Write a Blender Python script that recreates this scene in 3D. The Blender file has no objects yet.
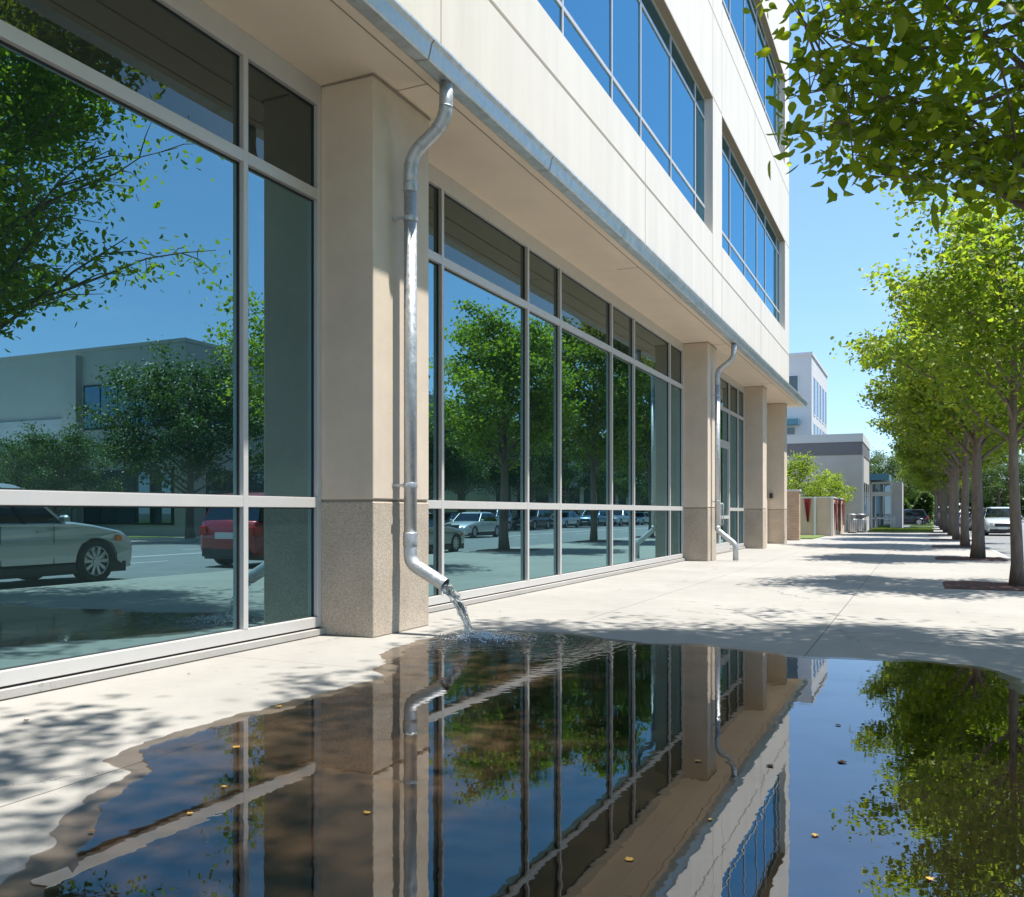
import bpy, math, random
import numpy as np
from mathutils import Vector, Matrix
R = math.radians
scene = bpy.context.scene

# ------------------------------------------------------------------ camera
YAW = R(24.68); FPX = 890.0; CAMH = 1.25
cam_d = bpy.data.cameras.new('camera'); cam = bpy.data.objects.new('camera', cam_d)
scene.collection.objects.link(cam); scene.camera = cam
cam.location = (0, 0, CAMH); cam.rotation_euler = (R(90), 0, YAW)
cam_d.sensor_width = 36; cam_d.lens = 36 * FPX / 1024; cam_d.shift_y = 64.0 / 1024
cam_d.clip_start = 0.05; cam_d.clip_end = 3000

# ------------------------------------------------------------------ light
SUN_DIR = Vector((1.0, 0.17, 2.9)).normalized()          # towards the sun
elev = math.asin(SUN_DIR.z); azim = math.atan2(SUN_DIR.x, SUN_DIR.y)
w = bpy.data.worlds.new('World'); scene.world = w; w.use_nodes = True
nt = w.node_tree; nt.nodes.clear()
sky = nt.nodes.new('ShaderNodeTexSky'); sky.sky_type = 'NISHITA'; sky.sun_disc = False
sky.sun_elevation = elev; sky.sun_rotation = azim
sky.altitude = 1200; sky.air_density = 1.0; sky.dust_density = 0.15; sky.ozone_density = 3.0
bg = nt.nodes.new('ShaderNodeBackground'); bg.inputs['Strength'].default_value = 0.145
# thin high cloud wisps mixed into the sky
tc = nt.nodes.new('ShaderNodeTexCoord'); mp = nt.nodes.new('ShaderNodeMapping')
mp.inputs['Scale'].default_value = (1.3, 3.2, 5.0); mp.inputs['Rotation'].default_value = (0.2, 0, 0.9)
nz = nt.nodes.new('ShaderNodeTexNoise'); nz.inputs['Scale'].default_value = 1.6
nz.inputs['Detail'].default_value = 7; nz.inputs['Roughness'].default_value = 0.62
rp = nt.nodes.new('ShaderNodeMapRange'); rp.inputs['From Min'].default_value = 0.56; rp.inputs['From Max'].default_value = 0.86
rp.inputs['To Max'].default_value = 0.22
mx = nt.nodes.new('ShaderNodeMix'); mx.data_type = 'RGBA'
mx.inputs[7].default_value = (7.5, 8.0, 8.6, 1)
out = nt.nodes.new('ShaderNodeOutputWorld')
L = nt.links.new
L(tc.outputs['Generated'], mp.inputs['Vector']); L(mp.outputs['Vector'], nz.inputs['Vector'])
L(nz.outputs['Fac'], rp.inputs['Value']); L(rp.outputs['Result'], mx.inputs[0])
hs = nt.nodes.new('ShaderNodeHueSaturation'); hs.inputs['Saturation'].default_value = 1.0; hs.inputs['Value'].default_value = 1.08
ev = nt.nodes.new('ShaderNodeMix'); ev.data_type = 'RGBA'; ev.inputs[0].default_value = 0.5; ev.inputs[7].default_value = (1.05, 2.15, 3.9, 1)
L(sky.outputs['Color'], ev.inputs[6]); L(ev.outputs[2], hs.inputs['Color']); L(hs.outputs[0], mx.inputs[6]); L(mx.outputs[2], bg.inputs['Color']); L(bg.outputs[0], out.inputs['Surface'])
sd = bpy.data.lights.new('sun', 'SUN'); sd.energy = 4.8; sd.angle = R(0.8); sd.color = (1.0, 0.955, 0.89)
so = bpy.data.objects.new('sun', sd); scene.collection.objects.link(so)
so.rotation_euler = SUN_DIR.to_track_quat('Z', 'Y').to_euler(); so.location = (20, 10, 60)
scene.view_settings.view_transform = 'Standard'; scene.view_settings.look = 'None'
scene.view_settings.gamma = 1.0; scene.view_settings.use_curve_mapping = False
scene.view_settings.exposure = 0.90
scene.render.engine = 'CYCLES'
try:
    scene.cycles.max_bounces = 10; scene.cycles.transparent_max_bounces = 16
    scene.cycles.glossy_bounces = 6; scene.cycles.caustics_reflective = False; scene.cycles.caustics_refractive = False
except Exception: pass

# ------------------------------------------------------------------ helpers
COS, SIN = math.cos(YAW), math.sin(YAW)
XV, YV = 921.0, 512.5
def ground(px, py, z=0.0):
    """where the line of sight through a picture point meets height z"""
    Z = FPX * (CAMH - z) / (py - YV); a = (px - 512) / FPX * Z
    return (a * COS - Z * SIN, a * SIN + Z * COS, z)
def atZ(px, py, Z):
    a = (px - 512) / FPX * Z
    return Vector((a * COS - Z * SIN, a * SIN + Z * COS, CAMH + (YV - py) / FPX * Z))
def yon(px, X):
    """Y on the plane x = -X at picture column px"""
    Z = FPX * X / (COS * (XV - px)); return (Z - X * SIN) / COS

WL = {}          # world location of a parent
def tag(o, label=None, cat=None, group=None, kind=None):
    if label: o['label'] = label
    if cat: o['category'] = cat
    if group: o['group'] = group
    if kind: o['kind'] = kind
    return o
def empty(name, loc, rz=0.0):
    o = bpy.data.objects.new(name, None); scene.collection.objects.link(o)
    o.location = loc; o.rotation_euler = (0, 0, rz); o.empty_display_size = 0.3
    WL[o.name] = Vector(loc) if rz == 0 else Vector(loc)
    return o
class MB:
    def __init__(s): s.v = []; s.f = []; s.sm = []
    def add(s, vs, fs, smooth=False):
        n = len(s.v); s.v += [tuple(p) for p in vs]; s.f += [tuple(i + n for i in f) for f in fs]; s.sm += [smooth] * len(fs)
        return s
    def box(s, x0, x1, y0, y1, z0, z1, bev=0.0):
        if bev <= 0:
            return s.add([(x0,y0,z0),(x1,y0,z0),(x1,y1,z0),(x0,y1,z0),(x0,y0,z1),(x1,y0,z1),(x1,y1,z1),(x0,y1,z1)],
                  [(0,3,2,1),(4,5,6,7),(0,1,5,4),(1,2,6,5),(2,3,7,6),(3,0,4,7)])
        b = bev       # vertical edges chamfered, top edges too
        def ring(i, z): 
            X0,X1,Y0,Y1 = x0+i,x1-i,y0+i,y1-i
            return [(X0+b,Y0,z),(X1-b,Y0,z),(X1,Y0+b,z),(X1,Y1-b,z),(X1-b,Y1,z),(X0+b,Y1,z),(X0,Y1-b,z),(X0,Y0+b,z)]
        vs = ring(0,z0) + ring(0,z1-b) + ring(b*0.7,z1)
        fs = [tuple(range(7,-1,-1)), tuple(range(16,24))]
        for k in (0,8):
            for i in range(8): j=(i+1)%8; fs.append((k+i,k+j,k+8+j,k+8+i))
        return s.add(vs, fs)
    def tube(s, pts, rad, n=12, cap=True, smooth=True):
        pts = [Vector(p) for p in pts]; m = len(pts)
        if not hasattr(rad, '__len__'): rad = [rad] * m
        vs = []; up = None
        for i, p in enumerate(pts):
            t = (pts[min(i+1,m-1)] - pts[max(i-1,0)]).normalized()
            if up is None:
                up = Vector((0,0,1)) if abs(t.z) < 0.9 else Vector((0,1,0))
            a = t.cross(up)
            if a.length < 1e-5: a = t.orthogonal()
            a.normalize(); b = a.cross(t).normalized(); up = b
            for k in range(n):
                q = 2*math.pi*k/n; vs.append(p + (a*math.cos(q) + b*math.sin(q))*rad[i])
        fs = []
        for i in range(m-1):
            for k in range(n):
                l = (k+1)%n; fs.append((i*n+k, (i+1)*n+k, (i+1)*n+l, i*n+l))
        s.add(vs, fs, smooth)
        if cap:
            s.f.append(tuple(len(s.v)-len(vs)+k for k in range(n))); s.sm.append(False)
            s.f.append(tuple(len(s.v)-n+k for k in range(n-1,-1,-1))); s.sm.append(False)
        return s
    def disc(s, c, r, axis='x', n=24, th=0.02):
        c = Vector(c); vs = []
        for sgn in (-1, 1):
            for k in range(n):
                q = 2*math.pi*k/n
                d = {'x':(sgn*th/2, r*math.cos(q), r*math.sin(q)), 'y':(r*math.cos(q), sgn*th/2, r*math.sin(q)), 'z':(r*math.cos(q), r*math.sin(q), sgn*th/2)}[axis]
                vs.append(c + Vector(d))
        fs = [tuple(range(n)), tuple(range(2*n-1, n-1, -1))] + [(k,(k+1)%n,n+(k+1)%n,n+k) for k in range(n)]
        return s.add(vs, fs)
    def build(s, name, mat, parent=None, bevel=0.0, recalc=True):
        off = Vector((0,0,0))
        if parent is not None: off = WL.get(parent.name, Vector((0,0,0)))
        me = bpy.data.meshes.new(name)
        me.from_pydata([(p[0]-off.x, p[1]-off.y, p[2]-off.z) for p in s.v], [], s.f); me.update()
        me.polygons.foreach_set('use_smooth', s.sm)
        mats = mat if isinstance(mat, (list, tuple)) else [mat]
        for m in mats: me.materials.append(m)
        o = bpy.data.objects.new(name, me); scene.collection.objects.link(o)
        if parent is not None:
            o.parent = parent; WL[o.name] = off
        else: WL[o.name] = Vector((0,0,0))
        import bmesh
        if recalc: bm = bmesh.new(); bm.from_mesh(me); bmesh.ops.recalc_face_normals(bm, faces=bm.faces); bm.to_mesh(me); bm.free()
        if bevel > 0:
            md = o.modifiers.new('bevel', 'BEVEL'); md.width = bevel; md.segments = 2; md.limit_method = 'ANGLE'
        return o
def children(o): return [c for c in scene.collection.objects if c.parent == o]
KIDS = {}
def copy_tree(o, parent=None):
    c = o.copy(); scene.collection.objects.link(c)
    if parent is not None: c.parent = parent
    for ch in list(o.children): copy_tree(ch, c)
    return c

# ------------------------------------------------------------------ materials
def newmat(name):
    m = bpy.data.materials.new(name); m.use_nodes = True; n = m.node_tree; n.nodes.clear()
    o = n.nodes.new('ShaderNodeOutputMaterial'); return m, n, o
def principled(name, col, rough=0.6, metal=0.0, var=0.0, vscale=3.0, bump=0.0, bscale=60.0, ior=None, coat=0.0, spec=None, streak=0.0):
    m, n, o = newmat(name); p = n.nodes.new('ShaderNodeBsdfPrincipled'); n.links.new(p.outputs[0], o.inputs[0])
    p.inputs['Base Color'].default_value = (*col, 1); p.inputs['Roughness'].default_value = rough; p.inputs['Metallic'].default_value = metal
    if ior: p.inputs['IOR'].default_value = ior
    if coat: p.inputs['Coat Weight'].default_value = coat; p.inputs['Coat Roughness'].default_value = 0.04
    if spec is not None: p.inputs['Specular IOR Level'].default_value = spec
    t = n.nodes.new('ShaderNodeTexCoord')
    if var > 0:
        a = n.nodes.new('ShaderNodeTexNoise'); a.inputs['Scale'].default_value = vscale; a.inputs['Detail'].default_value = 8; a.inputs['Roughness'].default_value = 0.65
        mpp = n.nodes.new('ShaderNodeMapping'); 
        if streak > 0: mpp.inputs['Scale'].default_value = (1, 1, streak)
        n.links.new(t.outputs['Object'], mpp.inputs['Vector']); n.links.new(mpp.outputs[0], a.inputs['Vector'])
        r = n.nodes.new('ShaderNodeMapRange'); r.inputs['From Min'].default_value = 0.3; r.inputs['From Max'].default_value = 0.7
        r.inputs['To Min'].default_value = 1 - var; r.inputs['To Max'].default_value = 1 + var
        h = n.nodes.new('ShaderNodeHueSaturation'); h.inputs['Color'].default_value = (*col, 1)
        n.links.new(a.outputs['Fac'], r.inputs['Value']); n.links.new(r.outputs[0], h.inputs['Value']); n.links.new(h.outputs[0], p.inputs['Base Color'])
    if bump > 0:
        b = n.nodes.new('ShaderNodeBump'); b.inputs['Strength'].default_value = bump; b.inputs['Distance'].default_value = 0.01
        c = n.nodes.new('ShaderNodeTexNoise'); c.inputs['Scale'].default_value = bscale; c.inputs['Detail'].default_value = 4
        n.links.new(t.outputs['Object'], c.inputs['Vector']); n.links.new(c.outputs['Fac'], b.inputs['Height']); n.links.new(b.outputs[0], p.inputs['Normal'])
    return m

def concrete_mat(name, col, joints_x=(), joint_y=None, jw=0.006):
    m, n, o = newmat(name); p = n.nodes.new('ShaderNodeBsdfPrincipled'); n.links.new(p.outputs[0], o.inputs[0])
    p.inputs['Roughness'].default_value = 0.88
    t = n.nodes.new('ShaderNodeTexCoord')
    def noise(s, d, rr=0.6):
        a = n.nodes.new('ShaderNodeTexNoise'); a.inputs['Scale'].default_value = s; a.inputs['Detail'].default_value = d; a.inputs['Roughness'].default_value = rr
        n.links.new(t.outputs['Object'], a.inputs['Vector']); return a.outputs['Fac']
    def mrange(x, a, b, c, d):
        r = n.nodes.new('ShaderNodeMapRange'); r.inputs['From Min'].default_value=a; r.inputs['From Max'].default_value=b; r.inputs['To Min'].default_value=c; r.inputs['To Max'].default_value=d
        n.links.new(x, r.inputs['Value']); return r.outputs[0]
    def M(op, a, b=None, c=None):
        k = n.nodes.new('ShaderNodeMath'); k.operation = op
        for i, v in enumerate((a, b, c)):
            if v is None: continue
            if isinstance(v, (int, float)): k.inputs[i].default_value = v
            else: n.links.new(v, k.inputs[i])
        return k.outputs[0]
    big = mrange(noise(0.45, 6, 0.6), 0.3, 0.7, 0.87, 1.08)
    med = mrange(noise(3.5, 8, 0.7), 0.3, 0.72, 0.93, 1.05)
    fine = mrange(noise(120, 3, 0.7), 0.3, 0.7, 0.92, 1.06)
    val = M('MULTIPLY', M('MULTIPLY', big, med), fine)
    # scattered dark stains
    st = mrange(noise(9.0, 3, 0.5), 0.70, 0.76, 1.0, 0.80); val = M('MULTIPLY', val, st)
    sep = n.nodes.new('ShaderNodeSeparateXYZ'); n.links.new(t.outputs['Object'], sep.inputs[0])
    jm = None
    wob = M('MULTIPLY', M('SUBTRACT', noise(1.3, 3), 0.5), 0.012)
    for jx in joints_x:
        d = M('ABSOLUTE', M('ADD', M('SUBTRACT', sep.outputs[0], jx), wob)); k = mrange(d, jw*0.6, jw, 1, 0); jm = k if jm is None else M('MAXIMUM', jm, k)
    if joint_y:
        sp, ph = joint_y
        q = M('ABSOLUTE', M('SUBTRACT', M('FLOORED_MODULO', M('ADD', M('ADD', sep.outputs[1], wob), ph), sp), sp/2)); k = M('MULTIPLY', mrange(q, jw*0.5, jw*0.9, 1, 0), 0.7)
        jm = k if jm is None else M('MAXIMUM', jm, k)
    if jm is not None: val = M('MULTIPLY', val, M('SUBTRACT', 1.0, M('MULTIPLY', jm, 0.72)))
    dn = n.nodes.new('ShaderNodeTexNoise'); dn.inputs['Scale'].default_value = 1.6; dn.inputs['Detail'].default_value = 8; dn.inputs['Roughness'].default_value = .7; n.links.new(t.outputs['Object'], dn.inputs['Vector'])
    dv = n.nodes.new('ShaderNodeVectorMath'); dv.operation = 'MULTIPLY_ADD'; dv.inputs[1].default_value = (.9, .9, 0); n.links.new(dn.outputs['Color'], dv.inputs[0]); n.links.new(t.outputs['Object'], dv.inputs[2])
    vo = n.nodes.new('ShaderNodeTexVoronoi'); vo.feature = 'DISTANCE_TO_EDGE'; vo.inputs['Scale'].default_value = 0.30; n.links.new(dv.outputs[0], vo.inputs['Vector'])
    ck = M('MULTIPLY', mrange(vo.outputs['Distance'], 0.0006, 0.0022, 1, 0), mrange(noise(.7, 2), .48, .56, 0, 1)); val = M('MULTIPLY', val, M('SUBTRACT', 1.0, M('MULTIPLY', ck, .6)))
    # darker dirt specks
    val = M('MULTIPLY', val, mrange(noise(38, 2), .70, .76, 1.0, .72))
    h = n.nodes.new('ShaderNodeHueSaturation'); h.inputs['Color'].default_value = (*col, 1)
    n.links.new(val, h.inputs['Value']); n.links.new(h.outputs[0], p.inputs['Base Color'])
    b = n.nodes.new('ShaderNodeBump'); b.inputs['Strength'].default_value = 0.35; b.inputs['Distance'].default_value = 0.004
    hh = M('ADD', noise(90, 4, 0.7), noise(5, 3))
    if jm is not None: hh = M('SUBTRACT', hh, M('MULTIPLY', jm, 2.0))
    n.links.new(hh, b.inputs['Height']); n.links.new(b.outputs[0], p.inputs['Normal'])
    return m

def aggregate_mat(name, col):
    """exposed-aggregate stone"""
    m, n, o = newmat(name); p = n.nodes.new('ShaderNodeBsdfPrincipled'); n.links.new(p.outputs[0], o.inputs[0]); p.inputs['Roughness'].default_value = 0.85
    t = n.nodes.new('ShaderNodeTexCoord')
    v = n.nodes.new('ShaderNodeTexVoronoi'); v.inputs['Scale'].default_value = 120; n.links.new(t.outputs['Object'], v.inputs['Vector'])
    r = n.nodes.new('ShaderNodeValToRGB'); r.color_ramp.elements[0].color = (col[0]*0.72, col[1]*0.70, col[2]*0.68, 1); r.color_ramp.elements[1].color = (col[0]*1.22, col[1]*1.2, col[2]*1.18, 1)
    e = r.color_ramp.elements.new(0.5); e.color = (*col, 1)
    s = n.nodes.new('ShaderNodeSeparateColor'); n.links.new(v.outputs['Color'], s.inputs[0]); n.links.new(s.outputs[0], r.inputs[0])
    nz_ = n.nodes.new('ShaderNodeTexNoise'); nz_.inputs['Scale'].default_value = 1.7; nz_.inputs['Detail'].default_value = 5; n.links.new(t.outputs['Object'], nz_.inputs['Vector'])
    mr = n.nodes.new('ShaderNodeMapRange'); mr.inputs['From Min'].default_value = .3; mr.inputs['From Max'].default_value = .7; mr.inputs['To Min'].default_value = .88; mr.inputs['To Max'].default_value = 1.1
    n.links.new(nz_.outputs['Fac'], mr.inputs[0])
    h = n.nodes.new('ShaderNodeHueSaturation'); n.links.new(r.outputs[0], h.inputs['Color']); n.links.new(mr.outputs[0], h.inputs['Value']); n.links.new(h.outputs[0], p.inputs['Base Color'])
    b = n.nodes.new('ShaderNodeBump'); b.inputs['Strength'].default_value = 0.6; b.inputs['Distance'].default_value = 0.004
    n.links.new(v.outputs['Distance'], b.inputs['Height']); n.links.new(b.outputs[0], p.inputs['Normal'])
    return m

def glass_mat(name, dark, tint, f0, rough=0.004, wav=0.0):
    """dark reflective solar glazing: a tinted mirror over a dim interior"""
    m, n, o = newmat(name)
    d = n.nodes.new('ShaderNodeBsdfDiffuse'); d.inputs['Color'].default_value = (*dark, 1)
    g = n.nodes.new('ShaderNodeBsdfGlossy'); g.inputs['Color'].default_value = (*tint, 1); g.inputs['Roughness'].default_value = rough
    lw = n.nodes.new('ShaderNodeFresnel'); lw.inputs['IOR'].default_value = 1.5
    mr = n.nodes.new('ShaderNodeMapRange'); mr.inputs['From Min'].default_value = 0.04; mr.inputs['From Max'].default_value = 1.0; mr.inputs['To Min'].default_value = f0; mr.inputs['To Max'].default_value = 1.0
    n.links.new(lw.outputs[0], mr.inputs[0])
    mxs = n.nodes.new('ShaderNodeMixShader'); n.links.new(mr.outputs[0], mxs.inputs[0]); n.links.new(d.outputs[0], mxs.inputs[1]); n.links.new(g.outputs[0], mxs.inputs[2]); n.links.new(mxs.outputs[0], o.inputs[0])
    if wav > 0:
        t = n.nodes.new('ShaderNodeTexCoord'); c = n.nodes.new('ShaderNodeTexNoise'); c.inputs['Scale'].default_value = 0.8; c.inputs['Detail'].default_value = 1
        b = n.nodes.new('ShaderNodeBump'); b.inputs['Strength'].default_value = wav; b.inputs['Distance'].default_value = 0.02
        n.links.new(t.outputs['Object'], c.inputs['Vector']); n.links.new(c.outputs['Fac'], b.inputs['Height']); n.links.new(b.outputs[0], g.inputs['Normal'])
    return m

def leaf_mat(name, cols, trans=0.45):
    m, n, o = newmat(name)
    g = n.nodes.new('ShaderNodeNewGeometry'); r = n.nodes.new('ShaderNodeValToRGB')
    els = r.color_ramp.elements; els[0].color = (*cols[0], 1); els[1].color = (*cols[-1], 1)
    for i, c in enumerate(cols[1:-1]): e = els.new((i+1)/(len(cols)-1)); e.color = (*c, 1)
    n.links.new(g.outputs['Random Per Island'], r.inputs[0])
    p = n.nodes.new('ShaderNodeBsdfPrincipled'); p.inputs['Roughness'].default_value = 0.45; n.links.new(r.outputs[0], p.inputs['Base Color'])
    tr = n.nodes.new('ShaderNodeBsdfTranslucent'); h = n.nodes.new('ShaderNodeHueSaturation'); h.inputs['Value'].default_value = 2.1; h.inputs['Saturation'].default_value = 1.08; h.inputs['Hue'].default_value = 0.488
    n.links.new(r.outputs[0], h.inputs['Color']); n.links.new(h.outputs[0], tr.inputs['Color'])
    s = n.nodes.new('ShaderNodeMixShader'); s.inputs[0].default_value = trans
    n.links.new(p.outputs[0], s.inputs[1]); n.links.new(tr.outputs[0], s.inputs[2]); n.links.new(s.outputs[0], o.inputs[0])
    return m

M = {}
M['sidewalk'] = concrete_mat('sidewalk_concrete', (0.335, 0.320, 0.290), (-0.92, -3.55, ), (4.6, 0.9))
M['concrete'] = concrete_mat('kerb_concrete', (0.42, 0.40, 0.37))
M['asphalt'] = principled('asphalt', (0.20, 0.205, 0.205), 0.9, var=0.12, vscale=1.2, bump=0.5, bscale=140)
M['soil'] = principled('soil', (0.20, 0.19, 0.14), 0.95, var=0.2, vscale=0.2)
M['mulch'] = principled('mulch', (0.13, 0.062, 0.045), 0.95, var=0.6, vscale=45, bump=1.0, bscale=70)
M['grass'] = principled('grass_soil', (0.12, 0.17, 0.035), 0.9, var=0.35, vscale=6, bump=0.8, bscale=40)
M['paint_w'] = principled('road_paint', (0.7, 0.7, 0.68), 0.7, var=0.15, vscale=8)
M['wall'] = principled('cream_wall', (0.70, 0.645, 0.56), 0.8, var=0.06, vscale=2.6, bump=0.12, bscale=160, streak=0.12)
M['joint'] = principled('wall_joint', (0.33, 0.28, 0.22), 0.9)
M['soffit'] = principled('soffit_plaster', (0.82, 0.69, 0.54), 0.85, var=0.05, vscale=0.9, bump=0.08, bscale=120)
M['stone'] = principled('column_stone', (0.66, 0.555, 0.44), 0.85, var=0.07, vscale=2.2, bump=0.35, bscale=130)
M['stone_base'] = aggregate_mat('column_aggregate', (0.49, 0.415, 0.33))
M['frame'] = principled('window_frame', (0.59, 0.575, 0.55), 0.42, metal=0.2, var=0.03, vscale=4)
M['gasket'] = principled('gasket', (0.03, 0.032, 0.034), 0.6)
M['glass'] = glass_mat('storefront_glass', (0.012, 0.022, 0.022), (0.49, 0.82, 0.89), 0.44, wav=0.010)
M['spandrel'] = glass_mat('spandrel_glass', (0.030, 0.037, 0.032), (0.72, 0.85, 0.80), 0.13, wav=0.006)
M['glass_up'] = glass_mat('upper_glass', (0.01, 0.03, 0.06), (0.33, 0.66, 0.80), 0.55, wav=0.010)
M['glass_far'] = glass_mat('far_glass', (0.015, 0.03, 0.04), (0.5, 0.7, 0.85), 0.25)
M['inner'] = principled('interior_panel', (0.09, 0.10, 0.085), 0.9)

def galv(name, col, rough, scale=14.0):
    m, n, o = newmat(name); p = n.nodes.new('ShaderNodeBsdfPrincipled'); n.links.new(p.outputs[0], o.inputs[0])
    p.inputs['Metallic'].default_value = 0.72
    t = n.nodes.new('ShaderNodeTexCoord'); v = n.nodes.new('ShaderNodeTexVoronoi'); v.inputs['Scale'].default_value = scale*3
    a = n.nodes.new('ShaderNodeTexNoise'); a.inputs['Scale'].default_value = scale; a.inputs['Detail'].default_value = 6; a.inputs['Roughness'].default_value = 0.7
    n.links.new(t.outputs['Object'], v.inputs['Vector']); n.links.new(t.outputs['Object'], a.inputs['Vector'])
    s = n.nodes.new('ShaderNodeSeparateColor'); n.links.new(v.outputs['Color'], s.inputs[0])
    ad = n.nodes.new('ShaderNodeMath'); ad.operation = 'MULTIPLY_ADD'; ad.inputs[1].default_value = 0.25; n.links.new(s.outputs[0], ad.inputs[0]); n.links.new(a.outputs['Fac'], ad.inputs[2])
    mr = n.nodes.new('ShaderNodeMapRange'); mr.inputs['From Min'].default_value = .35; mr.inputs['From Max'].default_value = .85; mr.inputs['To Min'].default_value = .8; mr.inputs['To Max'].default_value = 1.15
    n.links.new(ad.outputs[0], mr.inputs[0])
    h = n.nodes.new('ShaderNodeHueSaturation'); h.inputs['Color'].default_value = (*col, 1); n.links.new(mr.outputs[0], h.inputs['Value']); n.links.new(h.outputs[0], p.inputs['Base Color'])
    mr2 = n.nodes.new('ShaderNodeMapRange'); mr2.inputs['From Min'].default_value = .35; mr2.inputs['From Max'].default_value = .85; mr2.inputs['To Min'].default_value = rough*0.75; mr2.inputs['To Max'].default_value = rough*1.35
    n.links.new(ad.outputs[0], mr2.inputs[0]); n.links.new(mr2.outputs[0], p.inputs['Roughness'])
    return m
M['galv'] = galv('galvanised_steel', (0.50, 0.52, 0.53), 0.47)
M['gutter'] = galv('gutter_metal', (0.60, 0.65, 0.67), 0.45, 5.0)
M['bark'] = principled('bark', (0.185, 0.148, 0.118), 0.95, var=0.3, vscale=14, bump=1.0, bscale=45, streak=0.2)
M['leaf_near'] = leaf_mat('leaf_near', [(0.085, 0.15, 0.016), (0.12, 0.19, 0.02), (0.19, 0.25, 0.028), (0.10, 0.165, 0.018)], 0.65)
M['leaf_yel'] = leaf_mat('leaf_bright', [(0.09, 0.165, 0.020), (0.14, 0.22, 0.026), (0.23, 0.29, 0.035), (0.105, 0.18, 0.02)], 0.55)
M['leaf_mid'] = leaf_mat('leaf_mid', [(0.07, 0.125, 0.014), (0.11, 0.165, 0.018), (0.17, 0.21, 0.022), (0.085, 0.14, 0.016)], 0.5)
M['leaf_dark'] = leaf_mat('leaf_dark', [(0.03, 0.07, 0.014), (0.045, 0.09, 0.015), (0.075, 0.125, 0.02)], 0.4)
M['leaf_fall'] = leaf_mat('leaf_fallen', [(0.42, 0.24, 0.04), (0.48, 0.30, 0.06), (0.36, 0.17, 0.04)], 0.15)
M['leaf_brown'] = principled('leaf_brown', (0.16, 0.08, 0.04), 0.8)

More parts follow.
